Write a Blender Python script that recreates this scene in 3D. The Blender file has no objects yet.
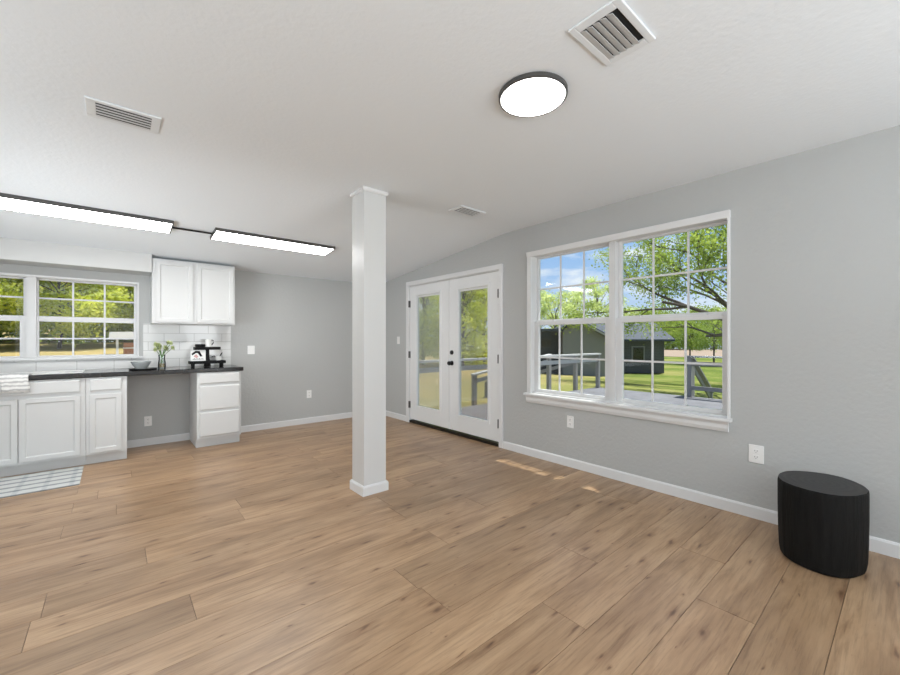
import bpy, bmesh, math, random
import numpy as np
from mathutils import Vector, Matrix

# ------------------------------------------------------------------ scene / camera / light
sc = bpy.context.scene
COL = sc.collection
random.seed(7)
rng = np.random.default_rng(11)
PI = math.pi

cam_d = bpy.data.cameras.new('camera')
cam = bpy.data.objects.new('camera', cam_d); COL.objects.link(cam)
cam.location = (0, 0, 1.24)
cam.rotation_euler = (PI / 2, 0, -math.radians(40.38))
cam_d.sensor_width = 36.0
cam_d.lens = 36.0 * 395.0 / 900.0
cam_d.shift_y = 2.5 / 900.0
cam_d.clip_start = 0.05; cam_d.clip_end = 500
sc.camera = cam

vs = sc.view_settings
vs.view_transform = 'Standard'; vs.look = 'None'; vs.gamma = 1.0
vs.use_curve_mapping = False
vs.exposure = 0.15
sc.cycles.use_denoising = True
sc.cycles.max_bounces = 10
sc.cycles.diffuse_bounces = 6
sc.cycles.transparent_max_bounces = 24
sc.cycles.sample_clamp_indirect = 6.0

SKY = 0.85
SUN = 7.6
PANEL = 17.0
RING = 14.0

w = bpy.data.worlds.new('sky'); sc.world = w; w.use_nodes = True
nt = w.node_tree; nt.nodes.clear()
def WN(t, **k):
    n = nt.nodes.new(t)
    for a, b in k.items(): setattr(n, a, b)
    return n
tc = WN('ShaderNodeTexCoord'); sx = WN('ShaderNodeSeparateXYZ'); nt.links.new(tc.outputs['Generated'], sx.inputs[0])
rp = WN('ShaderNodeValToRGB')
rp.color_ramp.elements[0].position = 0.0; rp.color_ramp.elements[0].color = (0.70, 0.83, 1.0, 1)
rp.color_ramp.elements[1].position = 0.55; rp.color_ramp.elements[1].color = (0.16, 0.36, 0.86, 1)
e = rp.color_ramp.elements.new(0.2); e.color = (0.36, 0.60, 0.98, 1)
nt.links.new(sx.outputs['Z'], rp.inputs[0])
mp = WN('ShaderNodeMapping'); mp.inputs['Scale'].default_value = (3.0, 3.0, 9.0)
mp.inputs['Location'].default_value = (0.4, 0.0, 0.3)
nt.links.new(tc.outputs['Generated'], mp.inputs[0])
nz = WN('ShaderNodeTexNoise'); nz.inputs['Scale'].default_value = 1.6; nz.inputs['Detail'].default_value = 8; nz.inputs['Roughness'].default_value = 0.58
nt.links.new(mp.outputs[0], nz.inputs['Vector'])
cr = WN('ShaderNodeValToRGB')
cr.color_ramp.elements[0].position = 0.46; cr.color_ramp.elements[0].color = (0, 0, 0, 1)
cr.color_ramp.elements[1].position = 0.64; cr.color_ramp.elements[1].color = (1, 1, 1, 1)
nt.links.new(nz.outputs['Fac'], cr.inputs[0])
mx = WN('ShaderNodeMixRGB'); nt.links.new(cr.outputs[0], mx.inputs[0]); nt.links.new(rp.outputs[0], mx.inputs[1])
mx.inputs[2].default_value = (1.05, 1.08, 1.12, 1)
bg = WN('ShaderNodeBackground'); bg.inputs['Strength'].default_value = SKY
nt.links.new(mx.outputs[0], bg.inputs[0])
wo = WN('ShaderNodeOutputWorld'); nt.links.new(bg.outputs[0], wo.inputs[0])

sd = bpy.data.lights.new('sun', 'SUN'); sd.energy = SUN; sd.angle = 0.009; sd.color = (1.0, 0.97, 0.92)
so = bpy.data.objects.new('sun', sd); COL.objects.link(so)
SUN_DIR = Vector((-0.38, 0.17, -1.0)).normalized()
so.rotation_euler = SUN_DIR.to_track_quat('-Z', 'Y').to_euler()
so.location = (12, -25, 18)

def area(name, loc, size, power, rot=(0, 0, 0), color=(1, 0.985, 0.96)):
    d = bpy.data.lights.new(name, 'AREA'); d.shape = 'RECTANGLE'; d.size = size[0]; d.size_y = size[1]
    d.energy = power; d.color = color
    o = bpy.data.objects.new(name, d); COL.objects.link(o); o.location = loc; o.rotation_euler = rot
    return o
# unseen fill lights added behind and left of the camera to brighten the room
area('fill_side', (-2.88, 0.6, 1.45), (2.6, 1.5), 18, (PI / 2, 0, -PI / 2), (0.93, 0.97, 1.0))
area('fill_rear', (0.4, -2.85, 1.40), (4.6, 1.9), 52, (PI / 2, 0, 0), (0.95, 0.98, 1.0))
fl = area('fill_far_wall', (2.5, -2.6, 1.3), (1.6, 1.4), 7, color=(0.95, 0.98, 1.0)); fl.data.spread = math.radians(70)
fl.rotation_euler = (Vector((1.5, 5.4, 2.2)) - fl.location).to_track_quat('-Z', 'Y').to_euler()  # narrow fill added for the far wall and sloped ceiling
fk = area('fill_kitchen_ceiling', (-1.75, 3.5, 0.8), (0.9, 0.9), 10, color=(0.92, 0.965, 1.0)); fk.data.spread = math.radians(80)
fk.rotation_euler = (Vector((2.0, 5.1, 2.35)) - fk.location).to_track_quat('-Z', 'Y').to_euler()  # extra fill, added to lift the kitchen ceiling
# added fills out of view, aimed up to brighten the ceiling
area('fill_up_rear', (-0.6, -1.6, 1.2), (1.2, 1.2), 92, (PI, 0, 0), (0.85, 0.93, 1.0))
area('fill_up_right', (2.0, -1.9, 1.2), (1.2, 1.2), 27, (PI, 0, 0), (0.85, 0.93, 1.0))
area('fill_up_side', (-2.2, 2.4, 0.9), (1.0, 1.0), 32, (PI, 0, 0), (0.85, 0.93, 1.0))
area('fill_up_kitchen', (-1.7, 4.4, 0.7), (1.2, 1.2), 9, (PI, 0, 0), (0.85, 0.93, 1.0))

# ------------------------------------------------------------------ materials
def mat(name, color=(0.8, 0.8, 0.8), rough=0.5, metal=0.0, spec=0.5, bump=None, build=None, **kw):
    m = bpy.data.materials.new(name); m.use_nodes = True
    t = m.node_tree; b = t.nodes['Principled BSDF']
    b.inputs['Base Color'].default_value = (*color, 1)
    b.inputs['Roughness'].default_value = rough
    b.inputs['Metallic'].default_value = metal
    b.inputs['Specular IOR Level'].default_value = spec
    for k, v in kw.items(): b.inputs[k].default_value = v
    if bump:
        sc_, st, dist = bump
        c = t.nodes.new('ShaderNodeTexCoord'); n = t.nodes.new('ShaderNodeTexNoise')
        n.inputs['Scale'].default_value = sc_; n.inputs['Detail'].default_value = 4
        t.links.new(c.outputs['Object'], n.inputs['Vector'])
        bp = t.nodes.new('ShaderNodeBump'); bp.inputs['Strength'].default_value = st; bp.inputs['Distance'].default_value = dist
        t.links.new(n.outputs['Fac'], bp.inputs['Height']); t.links.new(bp.outputs[0], b.inputs['Normal'])
    if build: build(t, b)
    return m

def N(t, kind, **inp):
    n = t.nodes.new(kind)
    for k, v in inp.items():
        key = k.replace('_', ' ')
        if key in n.inputs: n.inputs[key].default_value = v
        else: setattr(n, k, v)
    return n
def ramp(t, src, stops):
    r = t.nodes.new('ShaderNodeValToRGB'); els = r.color_ramp.elements
    while len(els) < len(stops): els.new(0.5)
    for e_, (p, c) in zip(els, stops): e_.position = p; e_.color = (*c, 1)
    t.links.new(src, r.inputs[0]); return r
def coords(t, scale=(1, 1, 1), kind='Object'):
    c = t.nodes.new('ShaderNodeTexCoord'); m = t.nodes.new('ShaderNodeMapping')
    m.inputs['Scale'].default_value = scale
    t.links.new(c.outputs[kind], m.inputs[0]); return m.outputs[0]

M = {}
M['wall'] = mat('wall_paint', (0.475, 0.485, 0.48), 0.55, spec=0.3, bump=(38, 0.5, 0.006))
M['ceiling'] = mat('ceiling_paint', (0.80, 0.84, 0.87), 0.85, spec=0.15, bump=(42, 0.32, 0.005))
M['soffit'] = mat('soffit_paint', (0.64, 0.645, 0.64), 0.8, spec=0.2)
M['white'] = mat('white_semigloss', (0.76, 0.77, 0.775), 0.30, spec=0.5)
M['trimwhite'] = mat('trim_white', (0.73, 0.735, 0.74), 0.32, spec=0.5)
M['column'] = mat('column_paint', (0.64, 0.645, 0.64), 0.30, spec=0.5)
M['cab'] = mat('cabinet_white', (0.63, 0.64, 0.64), 0.35, spec=0.45)
M['vinyl'] = mat('window_vinyl', (0.70, 0.705, 0.71), 0.35)
M['plastic'] = mat('outlet_plastic', (0.86, 0.86, 0.85), 0.3)
M['slot'] = mat('outlet_slot', (0.05, 0.05, 0.05), 0.5)
M['black'] = mat('black_metal', (0.012, 0.012, 0.013), 0.35, metal=0.3)
M['matteblack'] = mat('matte_black_wood', (0.004, 0.004, 0.005), 0.6, spec=0.25)
M['rim'] = mat('dark_rim', (0.09, 0.088, 0.085), 0.4, metal=0.4)
M['hinge'] = mat('hinge_metal', (0.09, 0.09, 0.09), 0.4, metal=0.8)
M['dark'] = mat('duct_shade', (0.02, 0.02, 0.02), 0.9)
M['ventwhite'] = mat('vent_white', (0.74, 0.77, 0.79), 0.4)
M['slat'] = mat('vent_slat', (0.60, 0.62, 0.63), 0.45)
M['bronze'] = mat('threshold_bronze', (0.03, 0.025, 0.02), 0.4, metal=0.5)

def emit(name, col, s):
    m = bpy.data.materials.new(name); m.use_nodes = True; t = m.node_tree; t.nodes.clear()
    e_ = t.nodes.new('ShaderNodeEmission'); e_.inputs[0].default_value = (*col, 1); e_.inputs[1].default_value = s
    o = t.nodes.new('ShaderNodeOutputMaterial'); t.links.new(e_.outputs[0], o.inputs[0]); return m
M['panel'] = emit('led_panel', (1, 0.99, 0.97), PANEL)
M['ringlit'] = emit('led_disc', (1, 0.99, 0.97), RING)

def glass(name, ior=1.45, tint=(0.97, 0.985, 0.98), rough=0.0, gain=1.0):
    m = bpy.data.materials.new(name); m.use_nodes = True; t = m.node_tree; t.nodes.clear()
    tr = t.nodes.new('ShaderNodeBsdfTransparent'); tr.inputs[0].default_value = (*tint, 1)
    gl = t.nodes.new('ShaderNodeBsdfGlossy'); gl.inputs['Roughness'].default_value = rough
    fr = t.nodes.new('ShaderNodeFresnel'); fr.inputs[0].default_value = ior
    mu = t.nodes.new('ShaderNodeMath'); mu.operation = 'MULTIPLY'; mu.inputs[1].default_value = gain
    mxs = t.nodes.new('ShaderNodeMixShader'); o = t.nodes.new('ShaderNodeOutputMaterial')
    t.links.new(fr.outputs[0], mu.inputs[0]); t.links.new(mu.outputs[0], mxs.inputs[0])
    t.links.new(tr.outputs[0], mxs.inputs[1]); t.links.new(gl.outputs[0], mxs.inputs[2]); t.links.new(mxs.outputs[0], o.inputs[0])
    return m
M['glass'] = glass('window_glass', gain=0.45)
def hazy(name, amt):
    m = glass(name, gain=0.6); t = m.node_tree; o = [n for n in t.nodes if n.type == 'OUTPUT_MATERIAL'][0]
    src = o.inputs[0].links[0].from_socket; d = t.nodes.new('ShaderNodeBsdfTranslucent'); d.inputs[0].default_value = (0.9, 0.9, 0.85, 1)
    d2 = t.nodes.new('ShaderNodeBsdfDiffuse'); d2.inputs[0].default_value = (0.9, 0.9, 0.85, 1)
    a = t.nodes.new('ShaderNodeMixShader'); t.links.new(d.outputs[0], a.inputs[1]); t.links.new(d2.outputs[0], a.inputs[2])
    x = t.nodes.new('ShaderNodeMixShader'); x.inputs[0].default_value = amt
    t.links.new(src, x.inputs[1]); t.links.new(a.outputs[0], x.inputs[2]); t.links.new(x.outputs[0], o.inputs[0]); return m
M['glass_milky'] = hazy('milky_glass', 0.06); M['glass_door'] = hazy('door_glass', 0.01)  # milky haze mixed into the panes, stronger in the left leaf
M['vaseglass'] = glass('vase_glass', 1.5, (0.93, 0.96, 0.94), gain=1.0)

def floor_nodes(t, b):
    at = t.nodes.new('ShaderNodeAttribute'); at.attribute_name = 'plank'
    c = t.nodes.new('ShaderNodeTexCoord')
    # shift the grain of each plank
    vm = t.nodes.new('ShaderNodeVectorMath'); vm.operation = 'MULTIPLY_ADD'
    t.links.new(at.outputs['Color'], vm.inputs[0]); vm.inputs[1].default_value = (23, 17, 9); t.links.new(c.outputs['Object'], vm.inputs[2])
    def stretched(sx_, sy_, scale, detail, rough=0.55, dist=0.0):
        m_ = t.nodes.new('ShaderNodeMapping'); m_.inputs['Scale'].default_value = (sx_, sy_, 1)
        t.links.new(vm.outputs[0], m_.inputs[0])
        n = t.nodes.new('ShaderNodeTexNoise'); n.inputs['Scale'].default_value = scale; n.inputs['Detail'].default_value = detail
        n.inputs['Roughness'].default_value = rough; n.inputs['Distortion'].default_value = dist
        t.links.new(m_.outputs[0], n.inputs['Vector']); return n.outputs['Fac']
    broad = stretched(1.0, 5.0, 1.3, 5, 0.6, 0.6)
    grain = stretched(1.6, 30.0, 3.0, 6, 0.65, 0.3)
    km = t.nodes.new('ShaderNodeMapping'); km.inputs['Scale'].default_value = (2.9, 10.0, 1); t.links.new(vm.outputs[0], km.inputs[0])
    kn = N(t, 'ShaderNodeTexNoise', Scale=2.0, Detail=3.0); t.links.new(km.outputs[0], kn.inputs['Vector'])
    ka = t.nodes.new('ShaderNodeVectorMath'); ka.operation = 'MULTIPLY_ADD'; ka.inputs[1].default_value = (0.45, 0.45, 0.0)
    t.links.new(kn.outputs['Color'], ka.inputs[0]); t.links.new(km.outputs[0], ka.inputs[2])
    kv = t.nodes.new('ShaderNodeTexVoronoi'); kv.voronoi_dimensions = '2D'; kv.inputs['Scale'].default_value = 1.0; t.links.new(ka.outputs[0], kv.inputs['Vector'])
    kc = t.nodes.new('ShaderNodeSeparateColor'); t.links.new(kv.outputs['Color'], kc.inputs[0])
    kd = t.nodes.new('ShaderNodeMath'); kd.operation = 'DIVIDE'; t.links.new(kv.outputs['Distance'], kd.inputs[0])
    ks = t.nodes.new('ShaderNodeMapRange'); ks.inputs[1].default_value = 0.35; ks.inputs[2].default_value = 1.0; ks.inputs[3].default_value = 0.02; ks.inputs[4].default_value = 0.27
    t.links.new(kc.outputs[0], ks.inputs[0]); t.links.new(ks.outputs[0], kd.inputs[1]); knots = kd.outputs[0]
    streak = stretched(0.9, 11.0, 1.5, 4, 0.6, 0.8)
    r1 = ramp(t, broad, [(0.30, (0.275, 0.166, 0.092)), (0.5, (0.40, 0.256, 0.147)), (0.72, (0.50, 0.336, 0.202))])
    r2 = ramp(t, grain, [(0.32, (0.66, 0.63, 0.61)), (0.5, (1, 1, 1)), (0.70, (1.12, 1.12, 1.12))])
    m1 = N(t, 'ShaderNodeMixRGB', blend_type='MULTIPLY'); m1.inputs[0].default_value = 0.8
    t.links.new(r1.outputs[0], m1.inputs[1]); t.links.new(r2.outputs[0], m1.inputs[2])
    r4 = ramp(t, streak, [(0.30, (0.60, 0.54, 0.50)), (0.46, (1, 1, 1))])
    m4 = N(t, 'ShaderNodeMixRGB', blend_type='MULTIPLY'); m4.inputs[0].default_value = 0.8
    t.links.new(m1.outputs[0], m4.inputs[1]); t.links.new(r4.outputs[0], m4.inputs[2])
    r3 = ramp(t, knots, [(0.0, (0.26, 0.20, 0.18)), (0.22, (0.45, 0.37, 0.34)), (0.5, (0.80, 0.75, 0.72)), (1.0, (1, 1, 1))])
    m2 = N(t, 'ShaderNodeMixRGB', blend_type='MULTIPLY'); m2.inputs[0].default_value = 0.9
    t.links.new(m4.outputs[0], m2.inputs[1]); t.links.new(r3.outputs[0], m2.inputs[2])
    sp = t.nodes.new('ShaderNodeSeparateColor'); t.links.new(at.outputs['Color'], sp.inputs[0])
    mr = t.nodes.new('ShaderNodeMapRange'); mr.inputs[3].default_value = 0.84; mr.inputs[4].default_value = 1.10
    t.links.new(sp.outputs[0], mr.inputs[0])
    m3 = t.nodes.new('ShaderNodeVectorMath'); m3.operation = 'SCALE'
    t.links.new(m2.outputs[0], m3.inputs[0]); t.links.new(mr.outputs[0], m3.inputs['Scale'])
    t.links.new(m3.outputs[0], b.inputs['Base Color'])
    rr = t.nodes.new('ShaderNodeMapRange'); rr.inputs[3].default_value = 0.25; rr.inputs[4].default_value = 0.42
    t.links.new(grain, rr.inputs[0]); t.links.new(rr.outputs[0], b.inputs['Roughness'])
    bp = t.nodes.new('ShaderNodeBump'); bp.inputs['Strength'].default_value = 0.12; bp.inputs['Distance'].default_value = 0.002
    t.links.new(grain, bp.inputs['Height']); t.links.new(bp.outputs[0], b.inputs['Normal'])
M['floor'] = mat('oak_planks', build=floor_nodes, spec=0.5)
M['seam'] = mat('plank_seam', (0.10, 0.065, 0.042), 0.8)

def granite(t, b):
    v = coords(t)
    n = N(t, 'ShaderNodeTexNoise', Scale=42.0, Detail=6.0); t.links.new(v, n.inputs['Vector'])
    r = ramp(t, n.outputs['Fac'], [(0.42, (0.006, 0.006, 0.007)), (0.60, (0.016, 0.016, 0.016)), (0.72, (0.07, 0.07, 0.07))])
    t.links.new(r.outputs[0], b.inputs['Base Color'])
M['counter'] = mat('black_granite', rough=0.12, build=granite, spec=0.6)

def tile(t, b):
    c = t.nodes.new('ShaderNodeTexCoord'); s_ = t.nodes.new('ShaderNodeSeparateXYZ'); cb = t.nodes.new('ShaderNodeCombineXYZ')
    t.links.new(c.outputs['Object'], s_.inputs[0]); t.links.new(s_.outputs['X'], cb.inputs['X']); t.links.new(s_.outputs['Z'], cb.inputs['Y'])
    br = t.nodes.new('ShaderNodeTexBrick')
    br.inputs['Scale'].default_value = 1.0; br.inputs['Brick Width'].default_value = 0.305; br.inputs['Row Height'].default_value = 0.1016
    br.inputs['Mortar Size'].default_value = 0.0022; br.inputs['Mortar Smooth'].default_value = 0.2
    br.inputs['Color1'].default_value = (0.76, 0.765, 0.76, 1); br.inputs['Color2'].default_value = (0.70, 0.705, 0.70, 1)
    br.inputs['Mortar'].default_value = (0.42, 0.42, 0.41, 1)
    t.links.new(cb.outputs[0], br.inputs['Vector']); t.links.new(br.outputs['Color'], b.inputs['Base Color'])
    bp = t.nodes.new('ShaderNodeBump'); bp.inputs['Strength'].default_value = 0.5; bp.inputs['Distance'].default_value = 0.002; bp.invert = True
    n = N(t, 'ShaderNodeTexNoise', Scale=9.0); t.links.new(cb.outputs[0], n.inputs['Vector'])
    ad = t.nodes.new('ShaderNodeMath'); ad.operation = 'MULTIPLY_ADD'; ad.inputs[1].default_value = 0.5
    t.links.new(n.outputs['Fac'], ad.inputs[0]); t.links.new(br.outputs['Fac'], ad.inputs[2])
    t.links.new(ad.outputs[0], bp.inputs['Height']); t.links.new(bp.outputs[0], b.inputs['Normal'])
M['tile'] = mat('subway_tile', rough=0.10, build=tile)

def rugm(t, b):
    v = coords(t)
    w1 = N(t, 'ShaderNodeTexWave', Scale=2.4, Distortion=0.35, Detail=2.0); w1.bands_direction = 'Y'; t.links.new(v, w1.inputs['Vector'])
    w2 = N(t, 'ShaderNodeTexWave', Scale=1.9, Distortion=0.3); w2.bands_direction = 'X'; t.links.new(v, w2.inputs['Vector'])
    r1 = ramp(t, w1.outputs['Fac'], [(0.66, (1, 1, 1)), (0.88, (0.52, 0.54, 0.56))])
    r2 = ramp(t, w2.outputs['Fac'], [(0.85, (1, 1, 1)), (0.97, (0.84, 0.86, 0.88))])
    m1 = N(t, 'ShaderNodeMixRGB', blend_type='MULTIPLY'); m1.inputs[0].default_value = 1
    t.links.new(r1.outputs[0], m1.inputs[1]); t.links.new(r2.outputs[0], m1.inputs[2])
    m2 = N(t, 'ShaderNodeMixRGB', blend_type='MULTIPLY'); m2.inputs[0].default_value = 1; m2.inputs[2].default_value = (0.60, 0.61, 0.60, 1)
    t.links.new(m1.outputs[0], m2.inputs[1]); t.links.new(m2.outputs[0], b.inputs['Base Color'])
M['rug'] = mat('plaid_rug', rough=0.95, build=rugm, spec=0.1)
def towelm(t, b):
    v = coords(t)
    w1 = N(t, 'ShaderNodeTexWave', Scale=9.0, Distortion=2.5, Detail=3.0, Detail_Scale=3.0); w1.bands_direction = 'Z'; t.links.new(v, w1.inputs['Vector'])
    n = N(t, 'ShaderNodeTexNoise', Scale=60.0); t.links.new(v, n.inputs['Vector'])
    r = ramp(t, w1.outputs['Fac'], [(0.45, (0.78, 0.78, 0.76)), (0.85, (0.50, 0.50, 0.50))])
    t.links.new(r.outputs[0], b.inputs['Base Color'])
M['towel'] = mat('striped_towel', rough=0.95, build=towelm, spec=0.1, bump=(120, 0.5, 0.003))
def stumpm(t, b):
    v = coords(t, (14, 14, 1.2))
    n = N(t, 'ShaderNodeTexNoise', Scale=3.0, Detail=6.0, Roughness=0.65); t.links.new(v, n.inputs['Vector'])
    r = ramp(t, n.outputs['Fac'], [(0.35, (0.0025, 0.0025, 0.0025)), (0.7, (0.008, 0.008, 0.0075))])
    t.links.new(r.outputs[0], b.inputs['Base Color'])
    bp = t.nodes.new('ShaderNodeBump'); bp.inputs['Strength'].default_value = 0.8; bp.inputs['Distance'].default_value = 0.008
    t.links.new(n.outputs['Fac'], bp.inputs['Height']); t.links.new(bp.outputs[0], b.inputs['Normal'])
M['stump'] = mat('blackened_wood', rough=0.7, build=stumpm, spec=0.2)
def stumptop(t, b):
    v = coords(t, (1, 1, 1))
    w1 = N(t, 'ShaderNodeTexWave', Scale=9.0, Distortion=2.5, Detail=3.0); w1.wave_type = 'RINGS'; w1.rings_direction = 'Z'; t.links.new(v, w1.inputs['Vector'])
    r = ramp(t, w1.outputs['Fac'], [(0.2, (0.011, 0.011, 0.011)), (0.9, (0.026, 0.025, 0.025))])
    t.links.new(r.outputs[0], b.inputs['Base Color'])
M['stumptop'] = mat('blackened_end_grain', rough=0.42, build=stumptop, spec=0.4)
M['bowl'] = mat('grey_bowl', (0.45, 0.475, 0.48), 0.25)
M['ceramic'] = mat('white_ceramic', (0.82, 0.82, 0.80), 0.25)
M['pink'] = mat('pink_print', (0.62, 0.36, 0.34), 0.5)
M['stem'] = mat('flower_stem', (0.10, 0.22, 0.05), 0.6)
M['petal'] = mat('cream_green_petal', (0.62, 0.68, 0.36), 0.6)
M['amber'] = mat('amber_pebbles', (0.50, 0.34, 0.14), 0.4)
M['steel'] = mat('steel', (0.6, 0.6, 0.6), 0.25, metal=1.0)

def leafmat(name, c1, c2, trans=0.6):
    m = bpy.data.materials.new(name); m.use_nodes = True; t = m.node_tree; t.nodes.clear()
    v = coords(t); n = N(t, 'ShaderNodeTexNoise', Scale=0.9, Detail=5.0, Roughness=0.7); t.links.new(v, n.inputs['Vector'])
    r = ramp(t, n.outputs['Fac'], [(0.36, c1), (0.64, c2)])
    d = t.nodes.new('ShaderNodeBsdfDiffuse'); tl = t.nodes.new('ShaderNodeBsdfTranslucent')
    t.links.new(r.outputs[0], d.inputs[0]); t.links.new(r.outputs[0], tl.inputs[0])
    mxs = t.nodes.new('ShaderNodeMixShader'); mxs.inputs[0].default_value = trans; o = t.nodes.new('ShaderNodeOutputMaterial')
    t.links.new(d.outputs[0], mxs.inputs[1]); t.links.new(tl.outputs[0], mxs.inputs[2]); t.links.new(mxs.outputs[0], o.inputs[0]); return m
M['leaf_yellow'] = leafmat('leaf_yellow_green', (0.42, 0.50, 0.05), (0.84, 0.86, 0.16))
M['leaf_green'] = leafmat('leaf_green', (0.17, 0.26, 0.045), (0.42, 0.51, 0.10))
M['leaf_pale'] = leafmat('leaf_pale_green', (0.44, 0.54, 0.20), (0.76, 0.82, 0.36))
M['bark'] = mat('bark', (0.085, 0.068, 0.055), 0.9, bump=(8, 0.8, 0.03))
def grassm(t, b):
    v = coords(t)
    n = N(t, 'ShaderNodeTexNoise', Scale=0.22, Detail=8.0, Roughness=0.65); t.links.new(v, n.inputs['Vector'])
    n2 = N(t, 'ShaderNodeTexNoise', Scale=6.0, Detail=6.0, Roughness=0.7); t.links.new(v, n2.inputs['Vector'])
    g = ramp(t, n.outputs['Fac'], [(0.35, (0.085, 0.125, 0.03)), (0.5, (0.15, 0.19, 0.045)), (0.66, (0.26, 0.25, 0.09))])
    dry = ramp(t, n.outputs['Fac'], [(0.35, (0.25, 0.21, 0.085)), (0.65, (0.38, 0.29, 0.13))])
    s_ = t.nodes.new('ShaderNodeSeparateXYZ'); t.links.new(v, s_.inputs[0])
    # straw-dry yard north of the house, greener lawn to the east
    d = t.nodes.new('ShaderNodeMath'); d.operation = 'MULTIPLY_ADD'; d.inputs[1].default_value = 0.5
    t.links.new(s_.outputs['X'], d.inputs[0])
    neg = t.nodes.new('ShaderNodeMath'); neg.operation = 'MULTIPLY'; neg.inputs[1].default_value = -1.0
    t.links.new(s_.outputs['Y'], neg.inputs[0]); t.links.new(neg.outputs[0], d.inputs[2])
    mr = t.nodes.new('ShaderNodeMapRange'); mr.inputs[1].default_value = -8; mr.inputs[2].default_value = 2
    t.links.new(d.outputs[0], mr.inputs[0])
    m1 = N(t, 'ShaderNodeMixRGB', blend_type='MIX'); t.links.new(mr.outputs[0], m1.inputs[0])
    t.links.new(dry.outputs[0], m1.inputs[1]); t.links.new(g.outputs[0], m1.inputs[2])
    r2 = ramp(t, n2.outputs['Fac'], [(0.3, (0.72, 0.72, 0.72)), (0.7, (1.1, 1.1, 1.1))])
    m2 = N(t, 'ShaderNodeMixRGB', blend_type='MULTIPLY'); m2.inputs[0].default_value = 1
    t.links.new(m1.outputs[0], m2.inputs[1]); t.links.new(r2.outputs[0], m2.inputs[2])
    t.links.new(m2.outputs[0], b.inputs['Base Color'])
M['grass'] = mat('lawn', rough=1.0, build=grassm, spec=0.0)
def deckm(t, b):
    v = coords(t, (1, 1, 1)); s_ = t.nodes.new('ShaderNodeSeparateXYZ'); t.links.new(v, s_.inputs[0])
    w1 = N(t, 'ShaderNodeTexWave', Scale=1.75); w1.bands_direction = 'X'; t.links.new(v, w1.inputs['Vector'])
    r = ramp(t, w1.outputs['Fac'], [(0.0, (0.10, 0.10, 0.11)), (0.08, (0.15, 0.15, 0.16))])
    n = N(t, 'ShaderNodeTexNoise', Scale=3.0, Detail=5.0); t.links.new(v, n.inputs['Vector'])
    r2 = ramp(t, n.outputs['Fac'], [(0.3, (0.8, 0.8, 0.8)), (0.7, (1.15, 1.15, 1.15))])
    m2 = N(t, 'ShaderNodeMixRGB', blend_type='MULTIPLY'); m2.inputs[0].default_value = 1
    t.links.new(r.outputs[0], m2.inputs[1]); t.links.new(r2.outputs[0], m2.inputs[2]); t.links.new(m2.outputs[0], b.inputs['Base Color'])
M['deck'] = mat('deck_boards', rough=0.8, build=deckm)
M['railwood'] = mat('weathered_rail', (0.27, 0.265, 0.26), 0.85, bump=(20, 0.4, 0.004))
M['rail_sunlit'] = mat('sunlit_rail', (0.52, 0.52, 0.50), 0.8)  # paler copy of the rail wood, sunlight put into the colour
def sidm(t, b):
    v = coords(t); w1 = N(t, 'ShaderNodeTexWave', Scale=1.6); w1.bands_direction = 'Z'; w1.wave_profile = 'SAW'; t.links.new(v, w1.inputs['Vector'])
    r = ramp(t, w1.outputs['Fac'], [(0.0, (0.05, 0.053, 0.055)), (0.15, (0.085, 0.088, 0.09))])
    t.links.new(r.outputs[0], b.inputs['Base Color'])
M['siding'] = mat('grey_siding', rough=0.8, build=sidm)
M['sidingdark'] = mat('dark_siding', (0.035, 0.037, 0.038), 0.8)
M['sidinglight'] = mat('light_siding', (0.22, 0.225, 0.22), 0.8)
M['roof'] = mat('shingle_roof', (0.06, 0.07, 0.085), 0.85, bump=(6, 0.5, 0.02))
M['shedroof'] = mat('shed_roof', (0.75, 0.73, 0.70), 0.6)
M['brick'] = mat('shed_brick', (0.42, 0.19, 0.10), 0.9)
M['dirt'] = mat('dirt_road', (0.27, 0.20, 0.14), 0.95)
M['eave'] = mat('eave_paint', (0.4, 0.4, 0.4), 0.7)
M['paneD'] = mat('dark_window_pane', (0.01, 0.012, 0.014), 0.05)

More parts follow.
